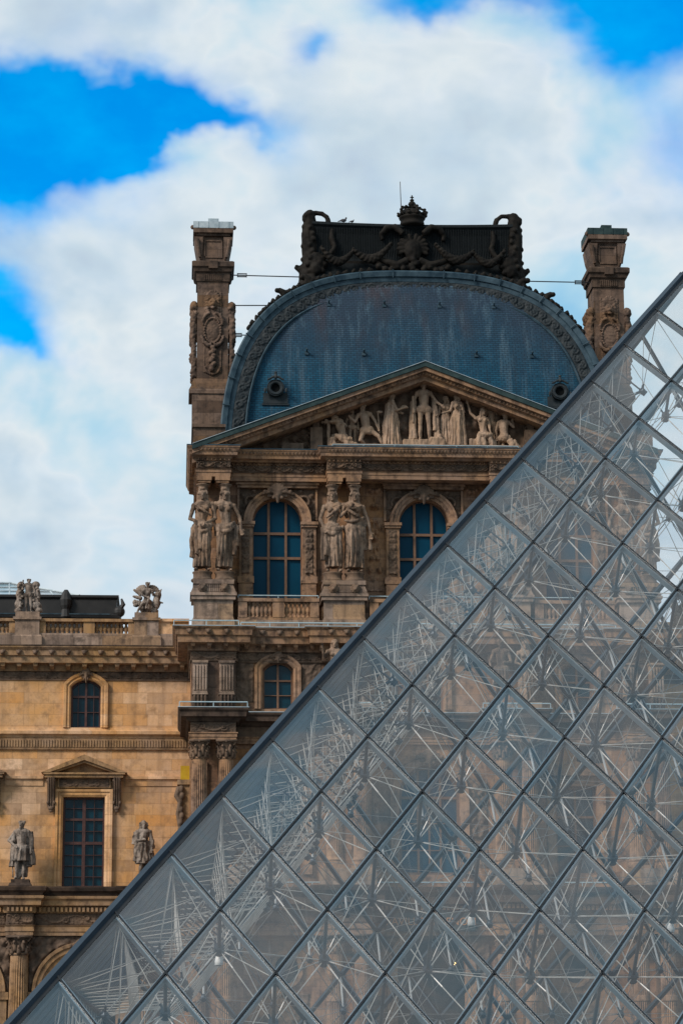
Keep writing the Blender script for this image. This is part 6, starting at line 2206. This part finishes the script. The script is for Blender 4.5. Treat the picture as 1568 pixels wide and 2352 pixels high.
def stay(x0, x1, z, label, y, buckle, sag=0.0):
    o = thing('stay_rod', label, 'stay rod', (x0, y, z), 'iron stays from the chimneys to the dome')
    MB().tube((x0, y, z), (x1, y, z - sag), 0.028, 6).build('rod', IRON, o)
    if buckle is not None:
        b = MB()
        for s in (-1, 1):
            b.box(buckle - 0.22, buckle + 0.22, y - 0.03, y + 0.03, z + s * 0.075 - 0.02, z + s * 0.075 + 0.02)
        b.box(buckle - 0.24, buckle - 0.20, y - 0.035, y + 0.035, z - 0.10, z + 0.10)
        b.box(buckle + 0.20, buckle + 0.24, y - 0.035, y + 0.035, z - 0.10, z + 0.10)
        b.build('turnbuckle', IRON, o)
    return o


stay(2.4, 6.4, 40.68, 'topmost iron stay with a turnbuckle, from the left chimney to the roof crest', 122.2, 2.95, 0.05)
stay(2.3, 4.7, 39.12, 'plain middle iron stay without a turnbuckle, left chimney to dome', 122.2, None, -0.04)
stay(2.3, 3.3, 37.62, 'lowest short iron stay with a turnbuckle, left chimney to dome', 122.2, 2.72, 0.0)
stay(mx(2.4), mx(6.2), 40.58, 'iron stay with a turnbuckle from the right chimney to the roof crest', 122.2, mx(2.95), -0.02)


def pigeon(x, y, z, label, s=1.0):
    o = thing('pigeon', label, 'bird', (x, y, z), 'pigeons on the roof crest')
    b = MB()
    b.ball((x, y, z + 0.13 * s), (0.16 * s, 0.09 * s, 0.09 * s))
    b.cap((x + 0.10 * s, y, z + 0.17 * s), (x + 0.14 * s, y, z + 0.27 * s), 0.05 * s, 0.045 * s)
    b.cap((x + 0.17 * s, y, z + 0.27 * s), (x + 0.22 * s, y, z + 0.25 * s), 0.014 * s, 0.006 * s)
    b.cap((x - 0.12 * s, y, z + 0.12 * s), (x - 0.28 * s, y, z + 0.07 * s), 0.05 * s, 0.025 * s)
    b.tube((x + 0.02, y - 0.03, z), (x + 0.02, y - 0.03, z + 0.07), 0.012, 5).tube((x + 0.02, y + 0.03, z), (x + 0.02, y + 0.03, z + 0.07), 0.012, 5)
    put('body', fuse(b, 0.012, 1, None, BIRDM, 'body'), (0, 0, 0), o)


pigeon(XC - 3.40, CY - 0.2, 43.2, 'larger dark pigeon on the crest beside the left scroll', 0.95)
pigeon(XC - 2.98, CY - 0.2, 43.2, 'smaller hunched pigeon on the crest, between its larger mate and the crown', 0.6)

# ------------------------------------------------------------------ the glass pyramid
PA = Vector((12.62, 62.055, 21.64))
PB, PH, PN = 17.71, 21.64, 18
pyr = thing('glass_pyramid', 'great glass pyramid of diamond panes on steel rods, in front of the pavilion', 'pyramid', (PA.x, PA.y, 0))
Minv = M.inverted()


def in_view(p, mar=0.02):
    q = Minv @ Vector(p)
    if q.z > -1:
        return False
    u, v = q.x / -q.z * 6500 / 1707, q.y / -q.z * 6500 / 1707
    return abs(u) < 0.5 + mar and abs(v) < 0.75 + mar


def seg(mb, a, b, nrm, w, h0, h1):
    """square bar from a to b, w wide, between heights h0 and h1 along nrm"""
    a, b = Vector(a), Vector(b)
    d = (b - a).normalized()
    s = d.cross(nrm).normalized() * (w / 2)
    vs = []
    for p in (a, b):
        for (k, h) in ((-1, h0), (1, h0), (1, h1), (-1, h1)):
            vs.append(p + s * k + nrm * h)
    mb.add(vs, [(0, 3, 2, 1), (4, 5, 6, 7), (0, 1, 5, 4), (1, 2, 6, 5), (2, 3, 7, 6), (3, 0, 4, 7)])


class Face:
    def __init__(s, k):
        c = [(-1, -1), (1, -1), (1, 1), (-1, 1)]
        l, r = c[k], c[(k + 1) % 4]
        s.eL = Vector((l[0] * PB, l[1] * PB, -PH)) / PN
        s.eR = Vector((r[0] * PB, r[1] * PB, -PH)) / PN
        s.n = s.eL.cross(s.eR).normalized()
        if s.n.z < 0:
            s.n = -s.n

    def p(s, a, b):
        return PA + s.eL * a + s.eR * b

    def depth(s, a, b):
        d = min(a, b, PN - a - b)
        return 0.78 + 0.30 * min(d, 3.6)

    def hub(s, a, b):
        return s.p(a, b) - s.n * s.depth(a, b)


G0 = 0.012


def pane_shape(f, mb, c):
    e = 0.0
    pts = [f.p(*q) for q in c]
    mb.add(pts, [tuple(range(len(pts)))])


for k in range(4):
    F = Face(k)
    panes = []
    for a in range(PN):
        for b in range(PN - a):
            if a + b <= PN - 2:
                panes.append([(a, b), (a + 1, b), (a + 1, b + 1), (a, b + 1)])
            else:
                panes.append([(a, b), (a + 1, b), (a, b + 1)])
    front = k == 0
    rest = MB()
    made = 0
    for c in panes:
        ctr = sum((F.p(*q) for q in c), Vector()) / len(c)
        if front and in_view(ctr, 0.012) and made < 100:
            mb = MB()
            pane_shape(F, mb, c)
            mb.build('glass_pane', GLASS, pyr, tuple(ctr))
            made += 1
        else:
            pane_shape(F, rest, c)
    o = rest.build('glass_pane', GLASS, pyr)
    o['kind'] = 'stuff'
    # glazing bars along both directions
    allb, allc, alls = MB(), MB(), MB()
    for fam in range(2):
        for q in range(1, PN):
            if fam == 0:
                a, b = F.p(q, 0), F.p(q, PN - q)
            else:
                a, b = F.p(0, q), F.p(PN - q, q)
            if front:
                mb = MB()
                seg(mb, a, b, F.n, 0.105, -0.15, -0.015)
                o = mb.build('mullion', MUL, pyr, tuple((a + b) / 2))
                mb = MB()
                seg(mb, a, b, F.n, 0.036, 0.004, 0.03)
                mb.build('glazing_seal', MULD, o, tuple((a + b) / 2))
            else:
                seg(allb, a, b, F.n, 0.10, -0.15, -0.015)
                seg(allc, a, b, F.n, 0.042, 0.004, 0.03)
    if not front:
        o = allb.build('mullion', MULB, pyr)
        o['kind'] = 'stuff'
        o = allc.build('glazing_seal', MULD, pyr)
        o['kind'] = 'stuff'
    # node, strut and rods behind every crossing
    hubs, struts, rods, tubes = MB(), MB(), MB(), MB()
    nh = 0
    for a in range(1, PN):
        for b in range(1, PN - a):
            g, h = F.p(a, b) - F.n * 0.15, F.hub(a, b)
            one = MB() if (front and in_view(h, 0.01) and nh < 100) else None
            st, hb = (MB(), one) if one is not None else (struts, hubs)
            st.tube(g, h, (0.036, 0.03, 0.03, 0.022)[k], 8)
            hb.ball(h, 0.09, 8, 6)
            hb.tube(h + F.n * 0.08, h - F.n * 0.11, 0.095 if k == 0 else 0.075, 10)
            for (da, db) in ((1, 0), (-1, 0), (0, 1), (0, -1)):
                e = F.p(a + da, b + db) - F.n * 0.15
                d = (e - h).normalized()
                hb.tube(h + d * 0.08, h + d * 0.20, 0.024, 6)
            if one is not None:
                nh += 1
                o = one.build('truss_node', HUBM, pyr, tuple(h))
                st.build('strut', STRUT, o, tuple(h))
            for (da, db) in ((1, 0), (-1, 0), (0, 1), (0, -1)):
                a2, b2 = a + da, b + db
                if a2 < 0 or b2 < 0 or a2 + b2 > PN:
                    continue
                e = F.p(a2, b2) - F.n * 0.15
                rods.tube(h, e, 0.0095, 5, cap=False)
                d = e - h
                tubes.tube(h + d * 0.12, h + d * 0.20, 0.014, 6)
            for (da, db) in ((1, 0), (0, 1)):
                a2, b2 = a + da, b + db
                if a2 + b2 < PN:
                    e = F.hub(a2, b2)
                    rods.tube(h, e, 0.0115, 5, cap=False)
                    d = e - h
                    tubes.tube(h + d * 0.12, h + d * 0.26, 0.016, 6)
            # counter-tie across the diamond (level rod)
            if a + 1 < PN and b - 1 > 0:
                e = F.hub(a + 1, b - 1)
                rods.tube(h, e, 0.0075, 5, cap=False)
    if front:
        pass
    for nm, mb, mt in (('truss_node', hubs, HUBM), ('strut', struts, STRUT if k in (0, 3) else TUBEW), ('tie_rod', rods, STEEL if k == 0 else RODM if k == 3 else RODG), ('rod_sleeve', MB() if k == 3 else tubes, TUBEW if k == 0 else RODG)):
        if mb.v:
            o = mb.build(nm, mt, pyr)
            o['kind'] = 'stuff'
# corner rails
for k in range(4):
    F = Face(k)
    a, b = PA.copy(), F.p(PN, 0)
    n2 = (F.n + Face((k + 3) % 4).n).normalized()
    mb = MB()
    seg(mb, a, b, n2, 0.17, -0.20, 0.05)
    o = mb.build('corner_rail', EDGE, pyr, tuple((a + b) / 2))
    mb = MB()
    off = F.n * 0.0
    s = (b - a).normalized().cross(F.n).normalized()
    sgn = 1 if s.dot(F.eR) > 0 else -1
    seg(mb, a + s * (sgn * 0.125), b + s * (sgn * 0.125), F.n, 0.07, -0.05, 0.012)
    mb.build('corner_seal', MULD, o, tuple((a + b) / 2))
mb = MB()
for k in range(4):
    F = Face(k)
    seg(mb, F.p(PN, 0), F.p(0, PN), F.n, 0.3, -0.25, 0.02)
mb.build('base_rail', EDGE, pyr)

# spotlights clamped to the pyramid's rods
FF = Face(0)
k = 0
for (a, b, lab) in ((10, 3, 'white spotlight clamped to the pyramid rods in front of the dark doorway'), (8, 5, 'white spotlight on the pyramid rods, level with the pavilion terrace'),
                    (9, 6, 'white spotlight low on the pyramid rods, nearest the right edge of the glass'), (13, 1, 'white spotlight low inside the pyramid near its left sloping edge')):
    p = FF.hub(a, b) - FF.n * 0.30
    o = thing('spotlight', lab, 'spotlight', tuple(p), 'spotlights on the pyramid frame')
    MB().tube(p + Vector((0, 0, 0.12)), FF.hub(a, b), 0.02, 6).build('clamp', HUBM, o)
    MB().lathe([(0.02, 0.12), (0.04, 0.10), (0.062, 0.05), (0.075, -0.02), (0.075, -0.09), (0.06, -0.10)], tuple(p), 14).build('housing', WHITE, o, smooth=True)
    MB().lathe([(0.055, -0.108), (0.055, -0.102)], tuple(p), 12).build('lens', BLACK, o)
